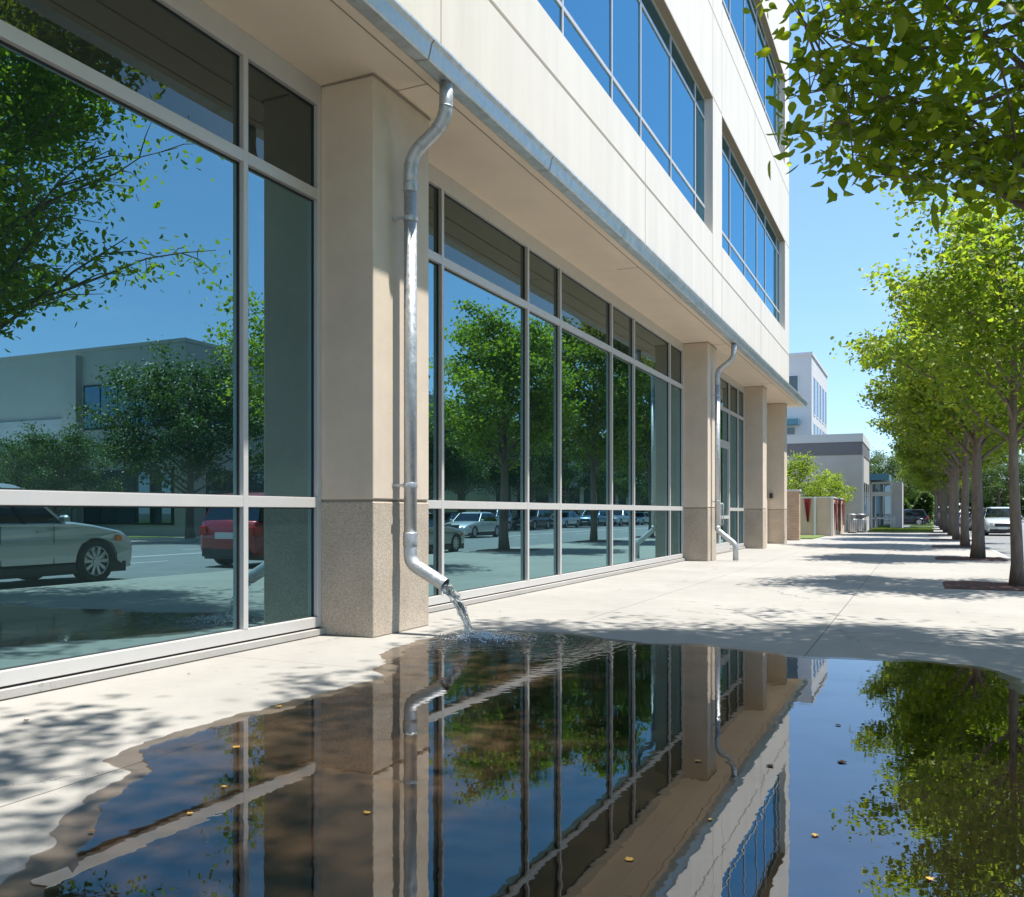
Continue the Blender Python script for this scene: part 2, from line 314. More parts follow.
def puddle_mat(splash):
    m, n, o = newmat('puddle_water')
    tr = n.nodes.new('ShaderNodeBsdfTransparent'); tr.inputs['Color'].default_value = (0.37, 0.325, 0.28, 1)
    g = n.nodes.new('ShaderNodeBsdfGlossy'); g.inputs['Roughness'].default_value = 0.0; g.inputs['Color'].default_value = (1, 1, 1, 1)
    fr = n.nodes.new('ShaderNodeFresnel'); fr.inputs['IOR'].default_value = 2.7
    s = n.nodes.new('ShaderNodeMixShader'); n.links.new(tr.outputs[0], s.inputs[1]); n.links.new(g.outputs[0], s.inputs[2]); n.links.new(s.outputs[0], o.inputs[0])
    t = n.nodes.new('ShaderNodeTexCoord')
    def MM(op, a, b=None, c=None):
        k = n.nodes.new('ShaderNodeMath'); k.operation = op
        for i, v in enumerate((a, b, c)):
            if v is None: continue
            if isinstance(v, (int, float)): k.inputs[i].default_value = v
            else: n.links.new(v, k.inputs[i])
        return k.outputs[0]
    sub = n.nodes.new('ShaderNodeVectorMath'); sub.operation = 'SUBTRACT'; sub.inputs[1].default_value = (splash[0], splash[1], 0); n.links.new(t.outputs['Object'], sub.inputs[0])
    ln = n.nodes.new('ShaderNodeVectorMath'); ln.operation = 'LENGTH'; n.links.new(sub.outputs[0], ln.inputs[0])
    dist = ln.outputs['Value']
    nn = n.nodes.new('ShaderNodeTexNoise'); nn.inputs['Scale'].default_value = 3.0; nn.inputs['Detail'].default_value = 3; n.links.new(t.outputs['Object'], nn.inputs['Vector'])
    wob = MM('MULTIPLY', nn.outputs['Fac'], 0.35)
    ring = MM('SINE', MM('MULTIPLY', MM('ADD', dist, wob), 62.0))
    fall = MM('DIVIDE', 1.0, MM('ADD', 1.0, MM('MULTIPLY', MM('MULTIPLY', dist, dist), 1.3)))
    fall2 = MM('MULTIPLY', fall, fall)
    n2 = n.nodes.new('ShaderNodeTexNoise'); n2.inputs['Scale'].default_value = 24; n2.inputs['Detail'].default_value = 3; n.links.new(t.outputs['Object'], n2.inputs['Vector'])
    n3 = n.nodes.new('ShaderNodeTexNoise'); n3.inputs['Scale'].default_value = 7; n3.inputs['Detail'].default_value = 2; n.links.new(t.outputs['Object'], n3.inputs['Vector'])
    hgt = MM('ADD', MM('MULTIPLY', MM('ADD', ring, MM('MULTIPLY', n2.outputs['Fac'], 3.0)), MM('MULTIPLY', fall2, 0.62)), MM('MULTIPLY', n3.outputs['Fac'], 0.085))
    b = n.nodes.new('ShaderNodeBump'); b.inputs['Strength'].default_value = 1.0; b.inputs['Distance'].default_value = 0.004
    n.links.new(hgt, b.inputs['Height']); n.links.new(b.outputs[0], g.inputs['Normal']); n.links.new(b.outputs[0], fr.inputs['Normal'])
    sx = n.nodes.new('ShaderNodeSeparateXYZ'); n.links.new(t.outputs['Object'], sx.inputs[0])
    def mrange(x, a, b_, c, d):
        r = n.nodes.new('ShaderNodeMapRange'); r.interpolation_type = 'SMOOTHSTEP'
        for k_, v_ in (('From Min', a), ('From Max', b_), ('To Min', c), ('To Max', d)): r.inputs[k_].default_value = v_
        n.links.new(x, r.inputs['Value']); return r.outputs[0]
    deep = mrange(sx.outputs[0], -2.3, -0.9, 0.0, 1.0)
    na = n.nodes.new('ShaderNodeTexNoise'); na.inputs['Scale'].default_value = 1.9; na.inputs['Detail'].default_value = 9; na.inputs['Roughness'].default_value = .68; n.links.new(t.outputs['Object'], na.inputs['Vector'])
    silt_dapple = MM('MULTIPLY', mrange(na.outputs['Fac'], .45, .70, 0.0, 1.0), MM('SUBTRACT', 1.0, MM('MULTIPLY', deep, .8)))  # murky film; its paler patches also put sun dapples into the water tint
    cr = n.nodes.new('ShaderNodeMix'); cr.data_type = 'RGBA'; cr.inputs[6].default_value = (0.55, 0.48, 0.41, 1); cr.inputs[7].default_value = (0.84, 0.77, 0.68, 1); n.links.new(silt_dapple, cr.inputs[0])
    c2 = n.nodes.new('ShaderNodeMix'); c2.data_type = 'RGBA'; c2.inputs[7].default_value = (0.27, 0.26, 0.24, 1); n.links.new(deep, c2.inputs[0]); n.links.new(cr.outputs[2], c2.inputs[6]); n.links.new(c2.outputs[2], tr.inputs['Color'])
    g.inputs['Roughness'].default_value = 0.0
    n.links.new(MM('MULTIPLY', silt_dapple, 0.035), g.inputs['Roughness'])
    n.links.new(MM('MULTIPLY', fr.outputs[0], MM('SUBTRACT', MM('ADD', .86, MM('MULTIPLY', deep, .14)), MM('MULTIPLY', silt_dapple, .38))), s.inputs[0])
    return m
def wet_mat():
    m, n, o = newmat('wet_concrete')
    tr = n.nodes.new('ShaderNodeBsdfTransparent')
    g = n.nodes.new('ShaderNodeBsdfGlossy'); g.inputs['Roughness'].default_value = 0.22
    fr = n.nodes.new('ShaderNodeFresnel'); fr.inputs['IOR'].default_value = 1.3
    s = n.nodes.new('ShaderNodeMixShader'); n.links.new(fr.outputs[0], s.inputs[0]); n.links.new(tr.outputs[0], s.inputs[1]); n.links.new(g.outputs[0], s.inputs[2]); n.links.new(s.outputs[0], o.inputs[0])
    t = n.nodes.new('ShaderNodeTexCoord'); a = n.nodes.new('ShaderNodeTexNoise'); a.inputs['Scale'].default_value = 5; a.inputs['Detail'].default_value = 7; n.links.new(t.outputs['Object'], a.inputs['Vector'])
    r = n.nodes.new('ShaderNodeValToRGB'); r.color_ramp.elements[0].position = .3; r.color_ramp.elements[0].color = (0.60, 0.54, 0.48, 1); r.color_ramp.elements[1].position = .75; r.color_ramp.elements[1].color = (0.76, 0.71, 0.65, 1)
    n.links.new(a.outputs['Fac'], r.inputs[0]); n.links.new(r.outputs[0], tr.inputs['Color'])
    return m

# ------------------------------------------------------------------ ground
def sheet(name, x0, x1, y0, y1, z, mat):
    o = MB().add([(x0,y0,z),(x1,y0,z),(x1,y1,z),(x0,y1,z)], [(0,1,2,3)]).build(name, mat); tag(o, kind='structure'); return o
KX = 2.25
sheet('ground', -900, 900, -900, 900, -0.30, M['soil'])
o = MB().box(-60, KX-0.152, -60, 97, -0.29, 0.0).build('sidewalk', M['sidewalk']); tag(o, kind='structure')
o = MB().box(KX-0.15, KX, -60, 500, -0.29, 0.0, 0.02).build('kerb', M['concrete']); tag(o, kind='structure')
sheet('road', KX+0.002, 19.5, -60, 500, -0.13, M['asphalt'])
o = MB().box(19.5, 19.65, -60, 500, -0.29, 0.0, 0.02).build('kerb', M['concrete']); tag(o, kind='structure')
o = MB().box(19.652, 23.5, -60, 500, -0.29, -0.004).build('sidewalk', M['concrete']); tag(o, kind='structure')
sheet('lawn', 23.5, 120, -60, 500, 0.004, M['grass'])
mk = MB()
for y in np.arange(-20, 260, 9.0):
    mk.add([(8.2,y,-.126),(8.32,y,-.126),(8.32,y+3,-.126),(8.2,y+3,-.126)], [(0,1,2,3)])
    mk.add([(13.6,y,-.126),(13.72,y,-.126),(13.72,y+3,-.126),(13.6,y+3,-.126)], [(0,1,2,3)])
for dx in (0, .22): mk.add([(10.85+dx,-40,-.126),(10.97+dx,-40,-.126),(10.97+dx,400,-.126),(10.85+dx,400,-.126)], [(0,1,2,3)])
tag(mk.build('lane_marking', M['paint_w']), kind='structure')
sheet('cross_road', -60, KX-0.2, 97.1, 106, -0.13, M['asphalt'])
o = MB().box(-60, KX-0.152, 106, 500, -0.29, 0.0).build('lawn', M['grass']); tag(o, kind='structure')
# lawn in front of the far entrance, slightly raised beds
o = MB().box(-3.2, 0.75, 61.5, 71.0, 0.0, 0.03).build('lawn', M['grass']); tag(o, kind='structure')
o = MB().box(-0.9, 1.0, 76.5, 96, 0.0, 0.03).build('lawn', M['grass']); tag(o, kind='structure')
o = MB().box(-7.4, -4.6, 43.6, 49.6, 0.0, 0.05).build('lawn', M['grass']); tag(o, kind='structure')

TREE_Y = [-1.2, 8.0, 17.06, 26.9, 36.0, 45.0, 54.0, 62.5, 72, 82, 92, 103, 115]
rng = random.Random(5)
for ty in TREE_Y[2:9]:          # tree pits with bark mulch
    bm_ = MB(); nx, ny = 26, 18; x0, x1, y0, y1 = 0.35, 2.05, ty-0.85, ty+0.75
    vs = []; fs = []
    for j in range(ny+1):
        for i in range(nx+1):
            e = min(i, nx-i, j, ny-j)
            vs.append((x0+(x1-x0)*i/nx + rng.uniform(-.012,.012)*(e>0) , y0+(y1-y0)*j/ny, 0.006 + (0 if e == 0 else 0.012 + 0.022*rng.random())))
    for j in range(ny):
        for i in range(nx): a = j*(nx+1)+i; fs.append((a,a+1,a+nx+2,a+nx+1))
    bm_.add(vs, fs); tag(bm_.build('mulch_bed', M['mulch']), kind='structure')

# puddle: outline measured on the pavement
SPL = ground(470, 638)
outline_px = [(-10,905),(27,877),(60,842),(65,825),(105,787),(131,775),(120,757),(165,737),(230,720),(280,707),(320,695),(352,687),(380,678),(384,662),(396,649),(425,640),(455,633.5),(490,631.5),(530,632),(570,634),(600,638.5),(650,644),(700,645),(760,652),(805,657),(860,659),(915,661),(950,664),(985,669),(1008,676),(1030,690)]
base = [Vector(ground(x, y)) for x, y in outline_px]
base += [Vector((0.75,5.4,0)), Vector((1.0,4.2,0)), Vector((0.95,2.6,0)), Vector((0.2,1.7,0)), Vector((-0.9,1.5,0)), Vector((-1.9,1.75,0))]
from mathutils import noise as mn
def roughen(pts, amp, grow, seed):
    cen = sum(pts, Vector()) / len(pts); res = []; m = len(pts)
    for i in range(m):
        p0, p1, p2, p3 = pts[i-1], pts[i], pts[(i+1)%m], pts[(i+2)%m]
        k = max(2, int((p2-p1).length / 0.035))
        for j in range(k):
            t = j/k
            q = 0.5*((2*p1) + (p2-p0)*t + (2*p0-5*p1+4*p2-p3)*t*t + (3*p1-p0-3*p2+p3)*t**3)
            tan = (p2-p0).normalized(); nrm = Vector((-tan.y, tan.x, 0))
            if nrm.dot(q-cen) < 0: nrm = -nrm
            d = mn.noise(Vector((q.x*3.1+seed, q.y*3.1, 0)))*amp*1.3 + mn.noise(Vector((q.x*11+seed, q.y*11, 3)))*amp*0.7 + mn.noise(Vector((q.x*30+seed, q.y*30, 3)))*amp*0.3
            res.append(q + nrm*(d + grow))
    return res
def flat(name, pts, z, mat):
    import bmesh
    bm = bmesh.new(); vs = [bm.verts.new((p.x, p.y, z)) for p in pts]; bm.faces.new(vs)
    bmesh.ops.triangulate(bm, faces=bm.faces[:]); bmesh.ops.recalc_face_normals(bm, faces=bm.faces)
    if sum(f.normal.z for f in bm.faces) < 0: bmesh.ops.reverse_faces(bm, faces=bm.faces[:])
    me = bpy.data.meshes.new(name); bm.to_mesh(me); bm.free(); me.materials.append(mat)
    o = bpy.data.objects.new(name, me); scene.collection.objects.link(o); tag(o, kind='structure'); return o
flat('puddle', roughen(base, 0.06, -0.10, 4.0), 0.008, puddle_mat(SPL))
flat('wet_pavement', roughen(base, 0.055, 0.03, 1.0), 0.004, wet_mat())

# ------------------------------------------------------------------ office building
GX, FX, CX, WX = 5.64, 5.58, 4.95, 4.45     # distances of glass, frames, column fronts, upper wall
Y0, Y1, YL = -8.0, yon(789, WX), 38.3
SOF = 5.62
TOP = 21.5
B = empty('office_building', (-12, 15, 0))
tag(B, 'large cream office building with glass storefront, stone columns and strip windows along the pavement', 'building')
COLS = [(7.47, 8.57), (22.77, 23.80), (31.5, 32.3), (36.8, 37.55)]
UZ = lambda k, X=WX: CAMH + k*X/COS
# upper wall with real window openings
sill2, head2, j1, j2, sill3, head3 = UZ(1.19+.145), UZ(2.0), UZ(1.19), UZ(2.41), UZ(2.56), UZ(3.2)
wA0 = yon(470, WX)      # left end of the nearer window, outside the picture
wA = (yon(300, WX)-3.0, yon(712.9, WX)); wB = (yon(722, WX), yon(785, WX)); 
WT = 0.45
wall = MB()
x0w, x1w = -WX-WT, -WX
def wbox(y0, y1, z0, z1): wall.box(x0w, x1w, y0, y1, z0, z1)
levels = [(SOF+0.003, sill2), (head2, sill3), (head3, TOP)]
for z0, z1 in levels: wbox(Y0, Y1, z0, z1)
for z0, z1 in ((sill2, head2), (sill3, head3)):
    wbox(Y0, wA[0], z0, z1); wbox(wA[1], wB[0], z0, z1); wbox(wB[1], Y1, z0, z1)
wall.box(-30, x0w, Y1-0.4, Y1, SOF+0.003, TOP)             # end wall
wall.box(-30, x0w-0.002, Y0, Y0+0.4, SOF+0.003, TOP)
wall.box(-30, x0w, Y0+0.4, Y1-0.4, TOP-0.5, TOP-0.1)
wall.box(x0w-0.02, x1w+0.03, Y0-0.02, Y1+0.03, TOP, TOP+0.12)
wall.build('wall', M['wall'], B)
# lower block beyond the upper floors, and the wall behind the columns
lw_ = MB()
lw_.box(-30, -FX-0.05, Y1+0.002, YL-0.4, SOF+0.14, SOF+0.30)
lw_.box(-WX-0.3, -WX, Y1+0.002, YL-0.15, SOF+0.003, SOF+0.14)
lw_.box(-30, -FX-0.02, YL-0.7, YL-0.4, 0, SOF-0.002)
lw_.box(-FX-0.3, -FX-0.02, COLS[2][1]-0.3, YL-0.71, 0, SOF-0.002)
lw_.build('ground_floor_wall', M['soffit'], B)
MB().box(-30, -FX-0.2, Y0, Y0+0.3, 0, SOF-0.002).build('end_wall', M['soffit'], B)
# recessed joints in the upper wall: thin shadow-gap strips let in
jt = MB()
e = 0.0025
def hstrip(z, y0=Y0, y1=Y1): jt.box(-WX-0.01, -WX+e, y0, y1, z-0.022, z+0.022)
def vstrip(y, z0, z1, ww=0.014): jt.box(-WX-0.01, -WX+e, y-ww/2, y+ww/2, z0, z1)
hstrip(j1); 
jt.box(-WX-0.01, -WX+e, Y0, Y1, j2-0.016, j2+0.016)
jt.box(-WX-0.01, -WX+e, wA[1]+0.002, wB[0]-0.002, head2-0.014, head2+0.014); jt.box(-WX-0.01, -WX+e, wB[1], Y1, head2-0.014, head2+0.014)
for px in (441, 712.9, 722): 
    y = yon(px, WX); vstrip(y, SOF+.18, j1-0.022)
for px in (645.3, 761): vstrip(yon(px, WX), SOF+.18, j1-0.022); vstrip(yon(px, WX), j1+0.022, sill2)
for px in (712.9, 722): vstrip(yon(px, WX), j1+.022, sill2); vstrip(yon(px, WX), head2+.016, j2-.016); vstrip(yon(px, WX), j2+.016, sill3)
for px in (755,): vstrip(yon(px, WX), head2, j2-.016)
jt.build('panel_joint', M['joint'], B)
# soffit
# (the wall starts 3 mm above the soffit's underside; keep them butted)
sfo = MB(); sfo.box(-FX-0.6, -WX-WT-0.002, Y0, YL, SOF, SOF+0.10); sfo.box(-WX-WT-0.002, -WX-0.002, Y0, YL, SOF-0.012, SOF+0.002)
sfo.build('soffit', M['soffit'], B)
sj = MB()
for yj in (7.86, 15.3, 23.2, 30.9): sj.box(-CX+0.002, -WX-0.1, yj-0.006, yj+0.006, SOF-0.016, SOF-0.0125)
sj.box(-WX-0.115, -WX-0.10, Y0, YL, SOF-0.016, SOF-0.0125)
for a, b in COLS: sj.box(-CX+0.001, -CX+0.014, a-.012, b+.012, SOF-0.030, SOF-0.0125)
for a, b in COLS: sj.box(-FX, -CX+0.001, a-.013, a-0.001, SOF-0.016, SOF-0.001)
sj.build('soffit_joint', M['joint'], B)

# columns: upper shaft, joint, aggregate base
for i, (a, b) in enumerate(COLS):
    jz = 1.37
    sh = MB(); sh.box(-FX-0.1, -CX, a, b, jz+0.012, SOF-0.0125, 0.0)
    c = sh.build('column', M['stone'], B, bevel=0.012)
    bs = MB(); bs.box(-FX-0.1, -CX+0.0, a, b, 0, jz-0.012)
    bs.build('column_base', M['stone_base'], c, bevel=0.012)
    g = MB(); g.box(-FX-0.1, -CX-0.018, a+0.018, b-0.018, jz-0.014, jz+0.014); g.build('column_joint', M['joint'], c)

# storefronts
tl = random.Random(4)
def storefront(y0, y1, mull, door=None):
    zs, zm, zt, zh = 0.187, 1.351, 4.487, 5.40
    f = MB(); fx0, fx1 = -GX-0.05, -FX
    f.box(fx0, fx1, y0, y1, 0.085, zs); pass      # sill and kerb strip
    f.box(fx0, fx1, y0, y1, zh, SOF-0.002)
    ys = [y0+0.03] + mull + [y1-0.03]
    for k, y in enumerate(ys): f.box(fx0, fx1+0.002, y-0.031, y+0.031, zs, zh)
    segs = list(zip(ys[:-1], ys[1:]))
    for k, (a, b) in enumerate(segs):
        if door is not None and k == door:
            f.box(fx0, fx1, a+.031, b-.031, 3.40, 3.50)
            f.box(fx0, fx1, a+.031, b-.031, zt-.055, zt+.055); continue
        f.box(fx0, fx1, a+.031, b-.031, zm-.052, zm+.052); f.box(fx0, fx1, a+.031, b-.031, zt-.055, zt+.055)
    fr = f.build('storefront_window', M['frame'], B, bevel=0.004)
    MB().box(fx0, fx1+.05, y0, y1, 0.012, 0.068).build('sill_strip', M['concrete'], fr)
    MB().box(fx0, fx1+.035, y0, y1, 0.0, 0.011).build('sill_gap', M['joint'], fr)
    p = MB(); sp_ = MB()
    for k, (a, b) in enumerate(segs):
        rows = [(zs, zm-.052), (zm+.052, zt-.055), (zt+.055, zh)]
        if door is not None and k == door: rows = [(3.5, zt-.055), (zt+.055, zh)]
        for z0, z1 in rows:
            q = [tl.uniform(-.0022, 0) for _ in range(3)]; q.append(q[1]+q[2]-q[0]); ya, yb, za, zb = a+.032, b-.032, z0+.001, z1-.001
            (sp_ if z1 == zh else p).add([(-GX-.02,ya,za),(-GX-.02,yb,za),(-GX-.02,yb,zb),(-GX-.02,ya,zb),(-GX+q[0],ya,za),(-GX+q[1],yb,za),(-GX+q[3],yb,zb),(-GX+q[2],ya,zb)],
                  [(0,3,2,1),(4,5,6,7),(0,1,5,4),(1,2,6,5),(2,3,7,6),(3,0,4,7)])
    p.build('pane', M['glass'], fr); sp_.build('spandrel_pane', M['spandrel'], fr)
    gk = MB()
    gk.box(fx0, fx1-0.03, y0, y1, 0.07, 0.085)
    for k, (a, b) in enumerate(segs):
        rows = [(zs, zm-.052), (zm+.052, zt-.055), (zt+.055, zh)]
        if door is not None and k == door: rows = [(3.5, zt-.055), (zt+.055, zh)]
        for z0, z1 in rows:
            for ya, yb in ((a+.031, a+.041), (b-.041, b-.031)): gk.box(-GX, -GX+0.012, ya, yb, z0, z1)
            gk.box(-GX, -GX+0.011, a+.041, b-.041, z1-.010, z1); gk.box(-GX, -GX+0.011, a+.041, b-.041, z0, z0+.008)
    gk.build('gasket', M['gasket'], fr)
    if door is not None:
        a, b = segs[door]; a += .031; b -= .031; mid = (a+b)/2
        for q, (u, v) in enumerate(((a, mid-.004), (mid+.004, b))):
            d = MB(); xx0, xx1 = -GX-0.03, -FX-0.005
            for yy0, yy1 in ((u, u+.09), (v-.09, v)): d.box(xx0, xx1, yy0, yy1, .02, 3.395)
            d.box(xx0, xx1, u+.09, v-.09, .02, .30); d.box(xx0, xx1, u+.09, v-.09, 3.28, 3.395); d.box(xx0, xx1, u+.09, v-.09, 1.05, 1.15)
            dr = d.build('door', M['frame'], B, bevel=0.003)
            MB().box(-GX-.01, -GX, u+.09, v-.09, .30, 1.05).box(-GX-.01, -GX, u+.09, v-.09, 1.15, 3.28).build('pane', M['glass'], dr)
            hy = v-.13 if q == 0 else u+.13
            MB().tube([(-FX+.0,hy,.85),(-FX+.07,hy,.9),(-FX+.07,hy,1.5),(-FX+.0,hy,1.55)], .014, 8).build('handle', M['galv'], dr)
m2 = [yon(px, FX) for px in (443, 528.5, 561, 612.5, 634.7, 670.5)]
m1 = [0.55, 3.0, yon(246, FX)]
storefront(Y0+.3, COLS[0][0]-0.002, [-5.0, -2.4] + m1)
storefront(COLS[0][1]+0.002, COLS[1][0]-0.002, m2)
storefront(COLS[1][1]+0.002, COLS[2][0]-0.002, [25.9, 28.9, 30.4], door=1)

# upper strip windows
def strip(y0, y1, z0, z1, mull):
    gx = WX + 0.20
    za, zb = UZ(1.407, gx) + (z0-sill2), UZ(1.814, gx) + (z0-sill2)
    f = MB(); a0, a1 = -gx-0.06, -gx+0.02
    f.box(a0, a1, y0+.001, y1-.001, z0+.001, z0+.06); f.box(a0, a1, y0+.001, y1-.001, z1-.07, z1-.001)
    ys = [y0+.028] + mull + [y1-.028]
    for y in ys: f.box(a0, a1+.002, y-.027, y+.027, z0+.06, z1-.07)
    for a, b in zip(ys[:-1], ys[1:]):
        for z in (za, zb): f.box(a0, a1, a+.027, b-.027, z-.032, z+.032)
    fr = f.build('strip_window', M['frame'], B)
    MB().box(-gx-.03, -gx, y0+.03, y1-.03, z0+.05, z1-.06).build('pane', M['glass_up'], fr)
    # flashing round the opening head and jamb
    MB().box(-WX-.19, -WX-.002, y0+.002, y1-.002, z1-.028, z1-.002).build('head_flashing', M['joint'], fr)
mA = [yon(px, WX+.18) for px in (562.9, 612.1, 640.9, 671.0, 695.5)]
step = 1.9
ya = mA[0]; pre = []
k = 0
while True:
    ya -= (2.05, 1.05)[k % 2]; k += 1
    if ya < wA[0]+.5: break
    pre.insert(0, ya)
mB = [yon(px, WX+.18) for px in (730.1, 744.8, 756.9, 765.4, 776.9)]
for z0, z1 in ((sill2, head2), (sill3, head3)):
    strip(wA[0], wA[1], z0, z1, pre + mA); strip(wB[0], wB[1], z0, z1, mB)
# blinds / ceilings are not visible: dark interior mass keeps light from leaking through
MB().box(-29.5, -WX-WT-.06, Y0+.45, Y1-.45, SOF+.12, TOP-.55).build('interior', M['inner'], B)
MB().box(-29.5, -GX-.12, Y0+.32, COLS[2][1]-.35, 0.01, SOF-.01).build('interior', M['inner'], B)

# gutter: box gutter with lip, one extruded profile, plus joints
prof = [(-WX+.001, SOF-.004), (-4.30, SOF-.024), (-4.285, SOF-.010), (-4.255, SOF+.115), (-4.225, SOF+.150), (-4.225, SOF+.172), (-4.262, SOF+.172), (-4.262,SOF+.150), (-4.29,SOF+.10), (-4.305, SOF+.01), (-WX+.02, SOF+.015), (-WX+.02, SOF+.172), (-WX+.001, SOF+.172)]
def extr(profile, ya, yb):
    n = len(profile); vs = [(x, ya, z) for x, z in profile] + [(x, yb, z) for x, z in profile]
    fs = [tuple(range(n)), tuple(range(2*n-1, n-1, -1))] + [(i,(i+1)%n,n+(i+1)%n,n+i) for i in range(n)]
    return vs, fs
g = MB(); g.add(*extr(prof, Y0, YL+.1)); gut = g.build('gutter', M['gutter'], B)
ends = MB(); ends.add([(-WX+.001,YL+.1,SOF-.004),(-4.30,YL+.1,SOF-.024),(-4.225,YL+.1,SOF+.172),(-WX+.001,YL+.1,SOF+.172),(-WX+.001,YL+.104,SOF-.004),(-4.30,YL+.104,SOF-.024),(-4.225,YL+.104,SOF+.172),(-WX+.001,YL+.104,SOF+.172)],
   [(0,1,2,3),(7,6,5,4),(0,4,5,1),(1,5,6,2),(2,6,7,3),(3,7,4,0)]).build('end_cap', M['gutter'], gut)
for k in range(15):
    y = 7.42 + (k-5)*3.05; q = prof[:5]
    MB().add([(x + .003, yy, z - .003) for yy in (y-.006, y+.006) for x, z in q], [(i, i+1, 6+i, 5+i) for i in range(4)]).build('gutter_seam', M['joint'], gut)

# downspouts
def arc_path(pts, r=0.14, n=7):
    """polyline with rounded corners"""
    pts = [Vector(p) for p in pts]; res = [pts[0]]
    for i in range(1, len(pts)-1):
        a, b, c = pts[i-1], pts[i], pts[i+1]; u = (a-b).normalized(); v = (c-b).normalized()
        d = min(r, (a-b).length*.49, (c-b).length*.49); p, q = b+u*d, b+v*d
        for k in range(n+1):
            t = k/n; res.append((1-t)**2*p + 2*t*(1-t)*b + t*t*q)
    res.append(pts[-1]); return res
def band(mb, c0, c1, r, n=20):
    c0, c1 = Vector(c0), Vector(c1); mb.tube([c0, c0+(c1-c0)*.08, c0+(c1-c0)*.92, c1], [r*.965, r, r, r*.965], n)
def downspout(y, mouth_end, r=0.070, final=None):
    px_ = -CX+0.155
    top = MB()
    p1 = arc_path([(-4.375, y, SOF-.02), (-4.375, y, 5.22), (px_, y, 4.93), (px_, y, 4.60)], 0.20, 9)
    top.tube(p1, r, 22)
    q = MB(); q.tube([(px_, y, 4.62), (px_, y, 0.80)], r*0.96, 24)
    ds = q.build('downspout', M['galv'], B); tag(ds, 'galvanised downspout pouring water' if final is None else 'galvanised downspout with dry stepped outlet')
    top.build('offset_bend', M['galv'], ds)
    e_ = MB()
    if final is None:
        path = arc_path([(px_, y, 0.92), (px_, y, 0.73), mouth_end], 0.12, 8)
        pa = path
        nr = 24; vs = []; 
        e_.tube(pa, r, nr, cap=False); e_.tube(pa, r-.006, nr, cap=False)
        # rim closing the sheet thickness at the mouth
        d = (pa[-1]-pa[-2]).normalized(); a = d.cross(Vector((0,1,0))).normalized(); b = a.cross(d)
        ring = []
        for rr in (r+.002, r-.006):
            for k in range(nr): t = 2*math.pi*k/nr; ring.append(pa[-1] + (a*math.cos(t)+b*math.sin(t))*rr)
        e_.add(ring, [(k,(k+1)%nr,nr+(k+1)%nr,nr+k) for k in range(nr)])
    else:
        e_.tube(arc_path([(px_, y, 0.9)] + final, 0.09, 7), r, 20)
    el = e_.build('outlet_elbow', M['galv'], ds)
    for z0, z1, rr in (((1.045, .905, r+.006), (4.66, 4.56, r+.004)) if final is None else ((4.66, 4.56, r+.004),)):
        bb = MB(); band(bb, (px_,y,z0), (px_,y,z1), rr); bb.build('sleeve', M['galv'], ds)
    for i0 in (2, 8, 11, 18):
        c = p1[min(i0, len(p1)-2)]; dd = (p1[min(i0+1, len(p1)-1)] - c).normalized()
        MB().tube([c-dd*.006, c+dd*.006], r+.003, 20).build('seam', M['galv'], ds)
    for z in (4.28, 1.53):
        br = MB(); br.tube([(px_,y,z+.025), (px_,y,z-.025)], r+.004, 20)
        br.box(-CX, px_-.05, y-.085, y-.066, z-.014, z+.014); br.box(-CX, -CX+.006, y-.11, y-.066, z-.022, z+.022)
        br.box(px_-.01, px_+.012, y-r-.03, y-r, z-.018, z+.018)
        br.build('bracket', M['galv'], ds, bevel=.002)
    return ds
PY = 7.92
MOUTH = Vector((-4.385, PY, 0.515))
downspout(PY, MOUTH)
downspout(23.2, None, final=[(-CX+.155, 23.2, 0.80), (-4.33, 23.2, 0.42), (-4.33, 23.2, 0.02)])
# small fitting on the last column
bx = MB(); bx.box(-5.52, -5.40, COLS[3][0]-.09, COLS[3][0]-.001, 1.82, 2.02); bx.build('wall_socket_box', M['gasket'], B, bevel=.008)

# ------------------------------------------------------------------ falling water
def water_mat():
    m, n, o = newmat('falling_water'); p = n.nodes.new('ShaderNodeBsdfPrincipled')
    p.inputs['Base Color'].default_value = (1,1,1,1); p.inputs['Roughness'].default_value = 0.02; p.inputs['IOR'].default_value = 1.33; p.inputs['Transmission Weight'].default_value = 1.0
    t = n.nodes.new('ShaderNodeBsdfTransparent'); fr = n.nodes.new('ShaderNodeLayerWeight'); fr.inputs[0].default_value = 0.35
    t.inputs['Color'].default_value = (0.93, 0.96, 0.97, 1)
    s = n.nodes.new('ShaderNodeMixShader'); s.inputs[0].default_value = .6
    n.links.new(t.outputs[0], s.inputs[1]); n.links.new(p.outputs[0], s.inputs[2]); n.links.new(s.outputs[0], o.inputs[0])
    return m
M['water'] = water_mat()
M['foam'] = principled('aerated_water', (0.80, 0.84, 0.87), 0.15, ior=1.33)
def jet(t, g=1.0):
    # ballistic path from the mouth to the splash point
    d = Vector((SPL[0]+.015, PY-.0, 0.0)) - MOUTH
    return Vector((MOUTH.x + d.x*t, MOUTH.y + d.y*t, MOUTH.z-.02 + (-MOUTH.z+.02)*(0.38*t + 0.62*t*t)))
rw = random.Random(11)
st = MB()
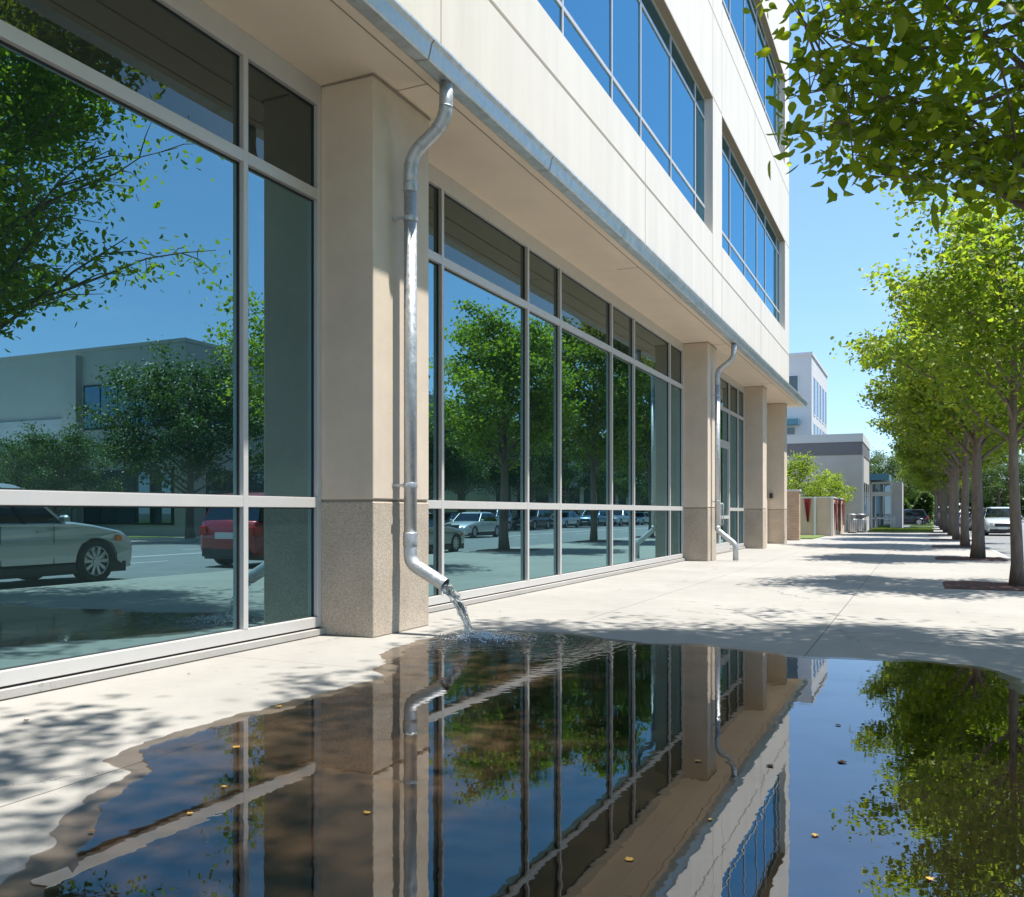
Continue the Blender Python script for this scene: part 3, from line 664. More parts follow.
for s_ in range(15):
    ph = rw.uniform(0, 6.28); rad0 = rw.uniform(0.012, 0.056); spread = rw.uniform(-.3, 1.0); amp = rw.uniform(.004, .012); fq = rw.uniform(9, 18)
    pts = []; rr = []
    t1 = 1.0 if s_ < 11 else rw.uniform(.5, .95)
    for k in range(34):
        t = t1*k/33; c = jet(t)
        off = Vector((math.cos(ph+1.2*t)*rad0, math.sin(ph+1.2*t)*rad0*0.9, math.sin(ph)*rad0*.3))*(1+0.25*t*spread)
        wob = Vector((rw.uniform(-1,1), rw.uniform(-1,1), 0))*amp*t
        pts.append(c+off+wob); rr.append(max(.0015, (0.018 if s_ < 9 else .008)*(1-.35*t)*(1+.55*math.sin(fq*t*2+ph)+rw.uniform(-.3,.3))))
    st.tube(pts, rr, 7)
def blob(mb, c, r, sx=1, sz=1):
    vs = []; n1, n2 = 5, 4
    for i in range(1, n2):
        for k in range(n1):
            a = math.pi*i/n2; q = 2*math.pi*k/n1; vs.append((c[0]+r*sx*math.sin(a)*math.cos(q), c[1]+r*sx*math.sin(a)*math.sin(q), c[2]+r*sz*math.cos(a)))
    vs += [(c[0],c[1],c[2]+r*sz),(c[0],c[1],c[2]-r*sz)]; N = len(vs); fs = []
    for i in range(n2-2):
        for k in range(n1): l=(k+1)%n1; fs.append((i*n1+k, (i+1)*n1+k, (i+1)*n1+l, i*n1+l))
    for k in range(n1): l=(k+1)%n1; fs.append((N-2, k, l)); fs.append((N-1, (n2-2)*n1+l, (n2-2)*n1+k))
    mb.add(vs, fs, True)
for k in range(170):
    t = rw.uniform(.25, 1.0)**.7; c = jet(t); s2 = .028+.035*t
    blob(st, (c.x+rw.gauss(0,s2), c.y+rw.gauss(0,s2), max(.015, c.z+rw.gauss(0,.02))), rw.uniform(.0015,.0045), 1, 1.8)
o = st.build('water_stream', M['water']); tag(o, 'clear stream of rainwater pouring from the nearer downspout onto the pavement', 'water')
fm = MB()
for s_ in range(16):
    ph = rw.uniform(0, 6.28); rad0 = rw.uniform(0.01, 0.04); pts=[]; rr=[]
    t0 = rw.uniform(0, .5); t1 = min(1, t0+rw.uniform(.2,.5))
    for k in range(14):
        t = t0+(t1-t0)*k/13; c = jet(t); pts.append(c+Vector((math.cos(ph+t)*rad0, math.sin(ph+t)*rad0, rw.uniform(-.004,.004)))); rr.append(max(.001, .0052*math.sin(math.pi*(k+.5)/14)*rw.uniform(.5,1.3)))
    fm.tube(pts, rr, 5)
for k in range(1100):
    a = rw.uniform(0, 6.28); d = abs(rw.gauss(0, .15)); 
    x = SPL[0]+.14+d*math.cos(a)*1.35; y = SPL[1]+.02+d*math.sin(a)*.9
    z = .010+abs(rw.gauss(0, .028))*max(.12, 1-d*2.2)
    blob(fm, (x, y, z), rw.uniform(.002, .0085), 1.3, .8)
for k in range(150):
    a = rw.uniform(0, 6.28); d = rw.uniform(.1, .75); blob(fm, (SPL[0]+.15+d*math.cos(a)*1.2, SPL[1]+d*math.sin(a), .011+rw.random()*.01), rw.uniform(.001, .003), 1.4, .6)
o = fm.build('water_splash', M['foam']); tag(o, 'white frothy splash where the falling water hits the puddle', 'splash', kind='stuff')

# ------------------------------------------------------------------ trees
LEAF8 = np.array([(0,0,0),(.30,.22,.05),(.42,.50,.07),(.22,.80,.03),(0,1.08,-.10),(-.22,.80,.03),(-.42,.50,.07),(-.30,.22,.05)])
LEAF10 = np.array([(0,0,0),(.20,.10,.03),(.33,.34,.06),(.29,.58,.05),(.13,.86,.01),(0,1.14,-.12),(-.13,.86,.01),(-.29,.58,.05),(-.33,.34,.06),(-.20,.10,.03)])
LEAF6 = np.array([(0,0,0),(.34,.35,.06),(.22,.78,.02),(0,1.05,-.08),(-.22,.78,.02),(-.34,.35,.06)])
LOBED = np.array([(0,0,0),(.20,.10,.03),(.52,.28,.05),(.30,.42,.05),(.50,.72,.02),(.20,.70,.03),(0,1.12,-.10),(-.20,.70,.03),(-.50,.72,.02),(-.30,.42,.05),(-.52,.28,.05),(-.20,.10,.03)])
def leaves_mesh(name, P, S, mat, parent, template, seed, droop=0.5):
    r = np.random.RandomState(seed); n = len(P); T = template; k = len(T)
    yaw = r.rand(n)*2*np.pi; pit = -droop + r.randn(n)*0.55; rol = r.randn(n)*0.55
    cy, sy, cp, sp, cr, sr = np.cos(yaw), np.sin(yaw), np.cos(pit), np.sin(pit), np.cos(rol), np.sin(rol)
    # local axes: b = leaf length direction, a = width, c = normal
    b = np.stack([cy*cp, sy*cp, sp], 1); a0 = np.stack([-sy, cy, 0*cy], 1); c0 = np.cross(a0, b)
    a = a0*cr[:,None] + c0*sr[:,None]; c = np.cross(a, b)
    V = P[:,None,:] + S[:,None,None]*(T[None,:,0:1]*a[:,None,:] + T[None,:,1:2]*b[:,None,:] + T[None,:,2:3]*c[:,None,:])
    V = V.reshape(-1, 3)
    h = k//2
    f1 = list(range(0, h+1)); f2 = [0] + list(range(h, k))
    L1, L2 = len(f1), len(f2)
    base_ = np.arange(n)[:,None]*k
    loops = np.concatenate([base_+np.array(f1)[None,:], base_+np.array(f2)[None,:]], 1).reshape(-1)
    starts = np.arange(2*n); tot = np.tile([L1, L2], n); ls = np.concatenate([[0], np.cumsum(tot)[:-1]])
    me = bpy.data.meshes.new(name)
    me.vertices.add(len(V)); me.vertices.foreach_set('co', V.astype(np.float32).ravel())
    me.loops.add(len(loops)); me.loops.foreach_set('vertex_index', loops.astype(np.int32))
    me.polygons.add(2*n); me.polygons.foreach_set('loop_start', ls.astype(np.int32)); 
    try: me.polygons.foreach_set('loop_total', tot.astype(np.int32))
    except Exception: pass
    me.update(calc_edges=True); me.validate(); me.materials.append(mat)
    o = bpy.data.objects.new(name, me); scene.collection.objects.link(o)
    if parent is not None: o.parent = parent; o.location = (0,0,0)
    return o
def make_tree(name, seed, H, trunk_h, rx, cz, rz, tr, nl, nsec, nclus, nleaf, ls, mat, template=LEAF6, wide=None, extra=None, cr=.26, prune=None):
    """local tree at the origin: tapered trunk + limbs, leaf clusters on the twigs"""
    r = random.Random(seed); root = empty(name, (0,0,0)); mb = MB(); P = []; 
    lean = Vector((r.uniform(-.02,.02), r.uniform(-.02,.02), 0))
    def trunk_pt(z): return Vector((lean.x*z/H*3 + .018*math.sin(z*1.3+seed), lean.y*z/H*3 + .018*math.cos(z*1.1+seed*2), z))
    zt = H*.82; n = 14
    pts = [trunk_pt(-.02 if k == 0 else zt*k/n) for k in range(n+1)]
    pts[0] = Vector((pts[1].x*.0, 0, -.03))
    rad = [tr*(1-.88*(k/n)**1.1) * (1.22 if k == 0 else 1.0) for k in range(n+1)]
    mb.tube(pts, rad, 12)
    def cluster(c, m=None):
        for _ in range(m or nleaf):
            P.append((c.x+r.gauss(0,cr), c.y+r.gauss(0,cr), c.z+r.gauss(0,cr*.62)))
    def shell(az, el):
        f = 1 + .22*math.sin(3*az+seed)*math.cos(2*el) + .16*math.sin(5*az+seed*1.7+3*el)
        w_ = 1.0
        if wide: w_ = wide(az)
        return Vector((math.cos(az)*math.cos(el)*rx*f*w_, math.sin(az)*math.cos(el)*rx*f*w_, cz + math.sin(el)*rz*(.9+.2*math.sin(4*az+seed))))
    for i in range(nl):
        az = i*2.39996 + r.uniform(-.3,.3); fz = (i+.5)/nl
        z0 = trunk_h + (zt*.93-trunk_h)*fz**1.15; el = -0.42 + 1.65*fz + r.uniform(-.12,.12)
        a = trunk_pt(z0); tgt = shell(az, el); tgt.z = max(tgt.z, trunk_h*.98)
        if prune:
            for _ in range(12):
                if prune(tgt, r, True): break
                tgt = a.lerp(tgt, .88)
        d = tgt-a; mid = a + d*.5 + Vector((0,0,.10*d.length)); pts = []
        for k in range(8):
            t = k/7; pts.append((1-t)**2*a + 2*t*(1-t)*mid + t*t*tgt + Vector((r.uniform(-1,1), r.uniform(-1,1), r.uniform(-1,1)))*.05*(0 if k == 0 else 1))
        r0 = max(.012, tr*(.30-.14*fz)); mb.tube(pts, [r0*(1-.85*k/7) for k in range(8)], 6)
        for j in range(nsec):
            t = .28 + .72*(j+r.random())/nsec; kk = min(6, int(t*7)); b = pts[kk] + (pts[kk+1]-pts[kk])*(t*7-kk if t*7-kk < 1 else 1)
            az2 = az + r.choice((-1,1))*r.uniform(.4,1.5); ln = rx*r.uniform(.22,.42)*(1.15-.5*t)
            e = b + Vector((math.cos(az2)*ln, math.sin(az2)*ln, r.uniform(-.15,.55)*ln))
            if prune and not prune(e, r, True): continue
            m_ = (b+e)/2 + Vector((0,0,.08*ln)); mb.tube([b, m_, e], [r0*.34, r0*.24, .004], 4, cap=False)
            for q in range(nclus):
                u = r.uniform(.2,1.1); c = b.lerp(e, u) + Vector((r.gauss(0,.12), r.gauss(0,.12), r.gauss(0,.1)))
                if r.random() < .88: cluster(c)
        cluster(tgt)
    if prune: P = [p for p in P if prune(p, r)]
    if extra: extra(mb, P, r, cluster)
    tk = mb.build('trunk', M['bark'], root)
    K = np.array([p[3] if len(p) > 3 else 1.0 for p in P]); P = np.array([p[:3] for p in P]); ok = P[:,2] > trunk_h*.85; P = P[ok]; K = K[ok]
    rs = np.random.RandomState(seed); S = K*ls*(.55+.8*rs.rand(len(P)))
    leaves_mesh('crown', P, S, mat, root, template, seed)
    return root
# street trees: four individually grown ones; the farther ones are turned copies
def place(t, x, y, rz=0, s=1.0, label='', group=None):
    t.location = (x, y, 0); t.rotation_euler = (0, 0, rz); t.scale = (s, s, s); tag(t, label, 'tree', group); WL[t.name] = Vector((x,y,0)); return t
GRP = 'street trees along the kerb'
TX = 1.45
def toview(p):
    x, y, z = p[0], p[1], p[2]; Z = -x*SIN + y*COS
    if Z < .3: return None
    return 512 + FPX*(x*COS + y*SIN)/Z, YV - FPX*(z-CAMH)/Z
BX = [(760,60),(775,150),(790,185),(830,190),(860,195),(885,172),(925,175),(935,200),(960,212),(1024,205),(1060,230)]
def low_edge(x):
    if x <= BX[0][0]: return -99
    for (a,b),(c,d) in zip(BX[:-1], BX[1:]):
        if a <= x <= c: return b + (d-b)*(x-a)/(c-a)
    return 900
def near_prune(p, r, solid=False):
    v = toview((p[0]+TX, p[1]+8.0, p[2]))
    if v is None or v[0] > 1050: return True
    if v[1] < -60: return True
    if v[0] < 775 or v[1] > low_edge(v[0])-8: return False
    if solid: return True
    Zv = -(p[0]+TX)*SIN + (p[1]+8.0)*COS
    return r.random() < (.015 if Zv < 8.3 else .17)
def near_extra(mb, P, r, cluster):
    # the low boughs that hang into the top right of the view (tree stands at TX, 8)
    O = Vector((TX, 8.0, 0))
    boughs = [
      ([(1060,5,8.1),(1000,28,7.6),(950,44,7.2),(912,50,7.0),(865,48,6.8),(815,30,6.7)], .030),
      ([(1070,60,8.0),(1010,92,7.4),(960,108,7.1),(900,100,6.9),(850,84,6.8),(800,95,6.7)], .026),
      ([(1080,110,8.0),(1024,134,7.4),(975,143,7.2),(925,135,7.0),(880,118,6.8),(830,125,6.7)], .028),
      ([(1080,150,7.6),(1020,168,7.2),(980,175,7.0),(930,165,6.9)], .02),
      ([(1060,-60,7.9),(980,-40,7.4),(900,-30,7.1),(820,-25,6.9)], .03),
      ([(1000,60,7.6),(960,20,7.2),(930,-10,7.0),(880,5,6.8),(840,10,6.6)], .018),
      ([(915,100,6.9),(870,140,6.6),(850,165,6.5)], .010), ([(930,140,7.0),(900,165,6.8),(880,175,6.7)], .010), ([(960,110,7.1),(1010,150,7.0),(1020,190,7.0)], .012),
    ]
    for bp, r0 in boughs:
        pts = [atZ(x, y, Z)-O for x, y, Z in bp]
        if bp[0][0] > 1050:
            pts.insert(0, Vector((.0, .0, pts[0].z-.9)))
        m = len(pts); mb.tube(pts, [r0*(1-.8*k/(m-1)) for k in range(m)], 6)
        for k in range(1, m):
            for q in range(15):
                b = pts[k-1].lerp(pts[k], r.random()); 
                e = b + Vector((r.gauss(0,.24), r.gauss(0,.30), r.gauss(-.04,.16)))
                v_ = toview(e+O)
                if v_ and v_[1] > low_edge(max(780, v_[0])) - 4: continue
                if q % 3 == 0: mb.tube([b, b.lerp(e,.5)+Vector((0,0,.02)), e], [.006,.004,.002], 4, cap=False)
                for _ in range(5): P.append((e.x+r.gauss(0,.13), e.y+r.gauss(0,.13), e.z+r.gauss(0,.09), 1.12))
t0 = make_tree('street_tree', 21, 9.6, 2.9, 3.3, 6.4, 3.3, .14, 36, 8, 6, 27, .105, M['leaf_near'], LEAF10, extra=near_extra, cr=.22, prune=near_prune)
place(t0, TX, 8.0, 0, 1, 'nearest street tree, with lobed dark green leaves hanging over the top right', GRP)
tb = make_tree('street_tree', 61, 11.0, 5.0, 4.0, 7.8, 3.0, .17, 28, 7, 6, 26, .105, M['leaf_near'], LEAF8, cr=.24)
place(tb, 1.35, 0.4, R(200), 1.0, 'street tree behind the viewpoint shading the near end of the puddle', GRP)
t1 = make_tree('street_tree', 8, 7.0, 2.3, 2.05, 4.5, 2.5, .105, 24, 7, 5, 20, .095, M['leaf_yel'], LEAF8, cr=.20)
place(t1, TX, 17.06, R(40), 1, 'thin-trunked street tree with open yellow-green crown, second from the front', GRP)
t2 = make_tree('street_tree', 33, 8.4, 2.5, 2.15, 5.2, 2.9, .17, 30, 7, 6, 22, .110, M['leaf_yel'], LEAF8, cr=.20)
place(t2, 1.38, 26.9, R(10), 1, 'thick-trunked street tree with bright yellow-green crown, third from the front', GRP)
t3 = make_tree('street_tree', 47, 10.2, 2.7, 2.95, 6.0, 3.8, .15, 32, 7, 6, 24, .130, M['leaf_mid'], LEAF8, cr=.24)
place(t3, TX, 36.0, R(70), 1, 'slender dark-trunked street tree with tall green crown, fourth from the front', GRP)
ords = ['fifth','sixth','seventh','eighth','ninth','tenth','eleventh','twelfth','thirteenth']
for i, y in enumerate(TREE_Y[5:]):
    src = (t2, t3, t3)[i % 3] if i else t3
    c = copy_tree(src); place(c, TX + (0.0,.05,-.05)[i%3], y, R(57*i+25), (1.0,1.12,.95)[i%3]*(.98 if src is t3 else 1.1), '%s street tree from the front in the row along the kerb' % ords[i], GRP)
# trees across the road, seen in the glass
td = make_tree('roadside_tree', 77, 8.9, 2.0, 4.2, 5.2, 3.7, .22, 32, 7, 6, 20, .15, M['leaf_dark'], LEAF6, cr=.32)
GR2 = 'trees on the far side of the road'
place(td, 21.2, 33.0, 0, 1.0, 'round dark green tree in front of the two-storey building across the road', GR2)
far = [(22.5,26.5,.55),(22,46,1.05),(21,55,.95),(22.5,64,1.1),(21,74,1.0),(22,86,1.15),(21,98,1.0),(22,112,1.2),(21,128,1.2),(22,146,1.3),(26,70,1.3),(30,92,1.4),(21.5,10,.9),(22,-4,1.0)]
lab = ['slim young tree','broad dark tree','compact dark tree','tall dark tree','rounded tree','wide tree','leafy tree','big tree','large tree','huge tree','tall tree set back','largest tree set back','short tree','low tree']
pos = ['beside the annex canopy','just past the two-storey building corner','halfway along the two-storey building','opposite the seventh street tree','beyond the two-storey building','opposite the tenth street tree','opposite the eleventh street tree','opposite the end of the row','farther off past the end of the row','farthest down the road','behind the kerbside trees','far down the road behind the kerbside trees','opposite the nearest street tree','opposite the viewpoint']
for i, (x, y, s) in enumerate(far):
    c = copy_tree(td); place(c, x, y, R(83*i), s, '%s across the road %s' % (lab[i], pos[i]), GR2)

# small trees behind the brick wall
ts = make_tree('courtyard_tree', 91, 4.6, 1.3, 1.55, 2.9, 1.5, .07, 16, 6, 4, 13, .13, M['leaf_yel'], LEAF6, cr=.17)
G3 = 'young trees in the walled garden'
p = atZ(800, 512, 50); place(ts, p.x, p.y, 0, 1.0, 'taller yellow-green tree right behind the brick pier beside the office building', G3)
c = copy_tree(ts); p = atZ(829, 512, 55); place(c, p.x, p.y, R(120), 0.80, 'smaller bushy tree behind the pale garden wall, in front of the grey building', G3)

# ------------------------------------------------------------------ background buildings
M['grey_wall'] = principled('grey_render', (0.50, 0.48, 0.47), 0.85, var=0.05, vscale=0.6)
M['light_trim'] = principled('light_trim', (0.60, 0.62, 0.62), 0.7)
M['dark_band'] = principled('dark_band', (0.17, 0.17, 0.185), 0.7, var=0.05)
M['white_wall'] = principled('white_render', (0.46, 0.43, 0.38), 0.85, var=0.05, vscale=0.5)
M['far_wall'] = principled('far_wall', (0.58, 0.56, 0.54), 0.85, var=0.05, vscale=0.6)
M['teal'] = principled('teal_metal', (0.08, 0.21, 0.26), 0.5)
M['brick'] = None
def brick_mat():
    m, n, o = newmat('brick'); p = n.nodes.new('ShaderNodeBsdfPrincipled'); n.links.new(p.outputs[0], o.inputs[0]); p.inputs['Roughness'].default_value = .9
    t = n.nodes.new('ShaderNodeTexCoord'); mp_ = n.nodes.new('ShaderNodeMapping'); mp_.inputs['Rotation'].default_value = (R(90), 0, 0)
    b = n.nodes.new('ShaderNodeTexBrick'); b.inputs['Color1'].default_value = (.48,.33,.22,1); b.inputs['Color2'].default_value = (.40,.27,.18,1); b.inputs['Mortar'].default_value = (.5,.45,.38,1)
    b.inputs['Scale'].default_value = 2.2; b.inputs['Mortar Size'].default_value = .01
    n.links.new(t.outputs['Object'], mp_.inputs[0]); n.links.new(mp_.outputs[0], b.inputs['Vector']); n.links.new(b.outputs[0], p.inputs['Base Color']); return m
M['brick'] = brick_mat()
# grey single-storey building
g0 = Vector(ground(862, 532.5)); gx, gy = g0.x, g0.y
gb = empty('grey_building', (gx-8, gy+4, 0)); tag(gb, 'low grey rendered building with dark band under a pale parapet', 'building')
Zg = 890*1.25/20.0
zz = lambda py, Z=Zg: CAMH + (YV-py)/FPX*Z
MB().box(gx-16, gx, gy, gy+8.5, 0, zz(454.5)).build('wall', M['grey_wall'], gb)
MB().box(gx-16, gx+.03, gy-.03, gy+8.5, zz(454.5)+.002, zz(441.5)).build('band', M['dark_band'], gb)
MB().box(gx-16.05, gx+.06, gy-.06, gy+8.55, zz(441.5)+.002, zz(433.2)).build('parapet', M['light_trim'], gb)
MB().box(gx+.002, gx+.10, gy+.05, gy+.20, 0, zz(454.5)).build('corner_post', M['light_trim'], gb)
wn = MB()
for k in range(3): wn.box(gx-.1, gx+.02, gy+1.5+2.3*k, gy+3.0+2.3*k, 1.0, 3.2)
wn.build('window', M['glass_far'], gb)
# taller building behind
fb = empty('far_building', (-14, 80, 0)); tag(fb, 'tall pale building with rows of narrow windows behind the low grey one', 'building')
X8, Y8, H8 = -7.98, 75.0, 13.9
MB().box(-24, X8, Y8, 88, 0, H8).box(-24.1, X8+.08, Y8-.08, 88.08, H8, H8+.25).build('wall', M['far_wall'], fb)
for zlo, zhi in ((9.2, 12.4), (6.3, 8.6), (2.6, 5.0)):
    for k in range(5):
        y = 76.2 + k*2.35
        wf = MB().box(X8-.1, X8+.03, y, y+.1, zlo, zhi).box(X8-.1, X8+.03, y+1.3, y+1.4, zlo, zhi).box(X8-.1,X8+.03,y+.1,y+1.3,zlo,zlo+.1).box(X8-.1,X8+.03,y+.1,y+1.3,zhi-.1,zhi).build('window', M['light_trim'], fb)
        MB().box(X8-.1, X8+.012, y+.1, y+1.3, zlo+.1, zhi-.1).build('pane', M['glass_far'], wf)
pn = lambda px: -(XV-px)*COS*(72)/FPX
wv = MB().box(-12.5, -8.95, Y8-.05, Y8+.1, 10.3, 12.4).build('window', M['light_trim'], fb)
MB().box(-12.4, -9.05, Y8-.07, Y8+.05, 10.4, 12.3).build('pane', M['glass_far'], wv)
MB().box(-13, -8.9, Y8-.9, Y8-.01, 8.3, 8.75).build('sunshade', M['teal'], fb)
MB().box(-13, -9.3, Y8-.05, Y8+.02, 7.6, 8.1).build('pane', M['glass_far'], wv)
# entrance pavilion
eb = empty('entrance_pavilion', (-3, 73, 0)); tag(eb, 'small glazed entrance building with teal flat roof at the end of the pavement', 'building')
Ze = 68.0
def ex(px, Y=73.0):   # x on plane y=Y
    t = (px-512)/FPX; return Y*(t*COS - SIN)/(COS + t*SIN)
ez = lambda py, Y=73.0: CAMH + (YV-py)/FPX*(Y*COS+1.3)
MB().box(ex(892), ex(902), 73, 80, 0, ez(482)).box(ex(865)-6, ex(871), 73, 80, 0, ez(481)).box(ex(871), ex(892), 73.05, 80, ez(492)-.15, ez(489)).build('wall', M['grey_wall'], eb)
MB().box(ex(862)-6, ex(889.5), 71.6, 80.2, ez(480.5), ez(474.5)).build('roof', M['teal'], eb)
ef = MB().box(ex(871), ex(872.5), 72.9, 73.05, 0, ez(483)).box(ex(890.5), ex(892), 72.9, 73.05, 0, ez(483)).box(ex(872.5), ex(890.5), 72.9, 73.05, ez(496), ez(492)).box(ex(872.5), ex(890.5), 72.9, 73.05, ez(484), ez(482)).box(ex(872.5), ex(890.5), 72.9, 73.03, ez(519), ez(517.5)).box(ex(875), ex(876), 72.9, 73.04, 0, ez(496)).build('entrance_window', M['light_trim'], eb)
MB().box(ex(872.5), ex(890.5), 73.0, 73.04, 0.05, ez(484)).build('pane', M['glass_far'], ef)
o = MB().box(ex(892.5,70.5), ex(896,70.5), 70.5, 70.9, 0, .95, .05).build('stone_bollard', M['grey_wall']); tag(o, 'pale square stone bollard standing before the entrance pavilion', 'bollard')

# brick pier and garden wall with maroon banners
pl = Vector(ground(799, 540.5)); pr = empty('brick_pier', (pl.x-.3, pl.y+.2, 0)); tag(pr, 'square tan brick pier just beyond the last column', 'pier')
MB().box(pl.x-.52, pl.x, pl.y, pl.y+.5, 0, 2.20).build('shaft', M['brick'], pr)
MB().box(pl.x-.56, pl.x+.04, pl.y-.04, pl.y+.54, 2.20, 2.28).build('cap', M['light_trim'], pr)
M['tan_wall'] = principled('tan_render', (0.53, 0.42, 0.32), .9, var=.08, vscale=2)
M['maroon'] = principled('maroon_cloth', (0.22, 0.02, 0.028), .8, var=.2, vscale=6)
Yw = 50.0
wx0, wx1 = ex(798, Yw), ex(833, Yw); wz = 2.02
gw = empty('garden_wall', (wx1-1, Yw, 0)); tag(gw, 'tan garden wall hung with maroon cloth banners beside the pavement', 'wall')
MB().box(wx0-6, wx1, Yw, Yw+.2, 0, wz).box(wx1-.2, wx1, Yw+.2, Yw+7.5, 0, wz).build('wall', M['tan_wall'], gw)
MB().box(wx0-6, wx1+.03, Yw-.03, Yw+.23, wz, wz+.07).box(wx1-.23, wx1+.03, Yw+.23, Yw+7.5, wz, wz+.07).build('coping', M['light_trim'], gw)
for px in (815, 832.2):
    xx = ex(px, Yw); MB().box(xx-.06, xx+.06, Yw-.07, Yw-.03, 0, wz+.02).build('pilaster', M['light_trim'], gw)
def drape(x0, x1, zt, zb, Y, along='x'):
    mb = MB(); n = 10; vs = []; 
    for row in range(6):
        f = row/5
        for i in range(n+1):
            u = i/n; wdt = 1-.75*f; xx = x0 + (x1-x0)*(.5*f*.9 + u*wdt + (0 if f < .01 else .0)); dz = zt-(zt-zb)*f
            q = .03*math.sin(u*18)
            vs.append((xx, Y-.05-q, dz) if along == 'x' else (Y+.05+q, xx, dz))
    vs2 = [(v[0], v[1]+.008, v[2]) if along == 'x' else (v[0]-.008, v[1], v[2]) for v in vs]
    fs = [(r_*(n+1)+i, r_*(n+1)+i+1, (r_+1)*(n+1)+i+1, (r_+1)*(n+1)+i) for r_ in range(5) for i in range(n)]
    N = len(vs); mb.add(vs+vs2, fs + [tuple(a+N for a in reversed(f)) for f in fs]); return mb
for (args, lb) in ((((ex(804,Yw), ex(811,Yw), 1.98, .75, Yw-.03)), 'maroon cloth banner hanging on the front of the tan garden wall'),):
    o = drape(*args).build('banner', M['maroon']); tag(o, lb, 'banner', 'maroon banners on the garden wall')
for k, (ya, yb, zb, lb) in enumerate(((50.5,51.6,.3,'nearest long maroon banner on the end face of the garden wall'),(53.0,54.0,.2,'middle maroon banner on the end face of the garden wall'),(55.6,56.6,.5,'farthest maroon banner on the end face of the garden wall'))):
    o = drape(ya, yb, 1.98, zb, wx1+.03, 'y').build('banner', M['maroon']); tag(o, lb, 'banner', 'maroon banners on the garden wall')

# litter bins
M['bin'] = principled('bin_grey', (0.20, 0.21, 0.23), .5, metal=.4); M['bin_l'] = principled('bin_steel', (0.48, 0.49, 0.5), .4, metal=.5)
def bin_(x, y, lb, s=1.0, mat='bin_l', grp='litter bins'):
    r_ = empty('litter_bin', (x, y, 0)); tag(r_, lb, 'litter bin', grp)
    n = 20
    MB().tube([(x,y,.05),(x,y,.10),(x,y,.82*s),(x,y,.86*s)], [.26,.30,.31,.30], n).build('barrel', M[mat], r_)
    MB().tube([(x,y,.0),(x,y,.05)], .25, n).build('foot', M['gasket'], r_)
    mb = MB()
    for k in range(16): a = k*math.pi/8; mb.box(x+.315*math.cos(a)-.012, x+.315*math.cos(a)+.012, y+.315*math.sin(a)-.012, y+.315*math.sin(a)+.012, .12, .80*s)
    mb.build('slat', M['bin'], r_)
    mb = MB().tube([(x,y,1.08*s),(x,y,1.12*s),(x,y,1.2*s)], [.33,.32,.12], n)
    for a in (0, 1.57, 3.14, 4.71): mb.tube([(x+.27*math.cos(a), y+.27*math.sin(a), .84*s),(x+.27*math.cos(a), y+.27*math.sin(a), 1.09*s)], .015, 6)
    mb.build('lid', M['bin'], r_)
p = ground(852, 533); bin_(p[0], p[1], 'left one of two grey litter bins in front of the low grey building')
p = ground(861, 532.5); bin_(p[0], p[1]-.1, 'right one of two grey litter bins, at the corner of the low grey building')

# building across the road
ob = empty('two_storey_building', (32, 45, 0)); tag(ob, 'white two-storey building with dark window bands across the road', 'building')
MB().box(24, 50, 35.5, 62, 0, 10.3).box(23.95, 50, 35.45, 62.05, 10.3, 10.5).build('wall', M['white_wall'], ob)
for zlo, zhi in ((5.9, 8.4), (0.6, 3.6)):
    for k in range(4):
        y = 37 + k*6.2
        f_ = MB().box(23.93, 24.1, y, y+5, zlo, zhi).build('window', M['gasket'], ob)
        pm = MB()
        for q in range(4): pm.box(23.90, 24.0, y+.1+q*1.22, y+1.2+q*1.22, zlo+.1, zhi-.1)
        pm.build('pane', M['glass_far'], f_)
    for k in range(1):
        f_ = MB().box(24.8, 31.5, 35.43, 35.6, zlo, zhi).build('window', M['gasket'], ob); pm = MB()
        for q in range(5): pm.box(24.9+q*1.32, 26.1+q*1.32, 35.40, 35.5, zlo+.1, zhi-.1)
        pm.build('pane', M['glass_far'], f_)
MB().box(31.7, 32.9, 35.1, 35.499, 0, 10.1).build('pilaster', M['white_wall'], ob)
MB().box(33, 50, 35.3, 35.499, 5.0, 6.6).build('band', M['grey_wall'], ob)
an = empty('entrance_annex', (36, 30, 0)); tag(an, 'low annex with flat white canopy and dark doors beside the two-storey building', 'building')
MB().box(32, 50, 31, 35.0, 0, 4.3).build('wall', M['white_wall'], an)
MB().box(31, 51, 28.5, 35.05, 4.3, 4.8).build('canopy', M['light_trim'], an)
for x in (32.3, 37.5, 42.5): MB().box(x, x+.5, 28.9, 29.4, 0, 4.3).build('canopy_post', M['white_wall'], an)
f_ = MB().box(35, 41, 30.93, 31.1, 0, 3.6).build('window', M['gasket'], an); MB().box(35.1, 37.9, 30.9, 31, .1, 3.5).box(38.1, 40.9, 30.9, 31, .1, 3.5).build('pane', M['glass_far'], f_)
b2 = empty('roadside_building', (34, 100, 0)); tag(b2, 'long low pale building with flat roof farther down the road', 'building')
MB().box(27, 45, 78, 125, 0, 6.0).box(26.9, 45.1, 77.9, 125.1, 6.0, 6.4).build('wall', M['white_wall'], b2)
for k in range(9): 
    y = 79.5+5*k; f_ = MB().box(26.93, 27.1, y, y+3.4, 1, 4.2).build('window', M['gasket'], b2); MB().box(26.9, 27, y+.1, y+3.3, 1.1, 4.1).build('pane', M['glass_far'], f_)
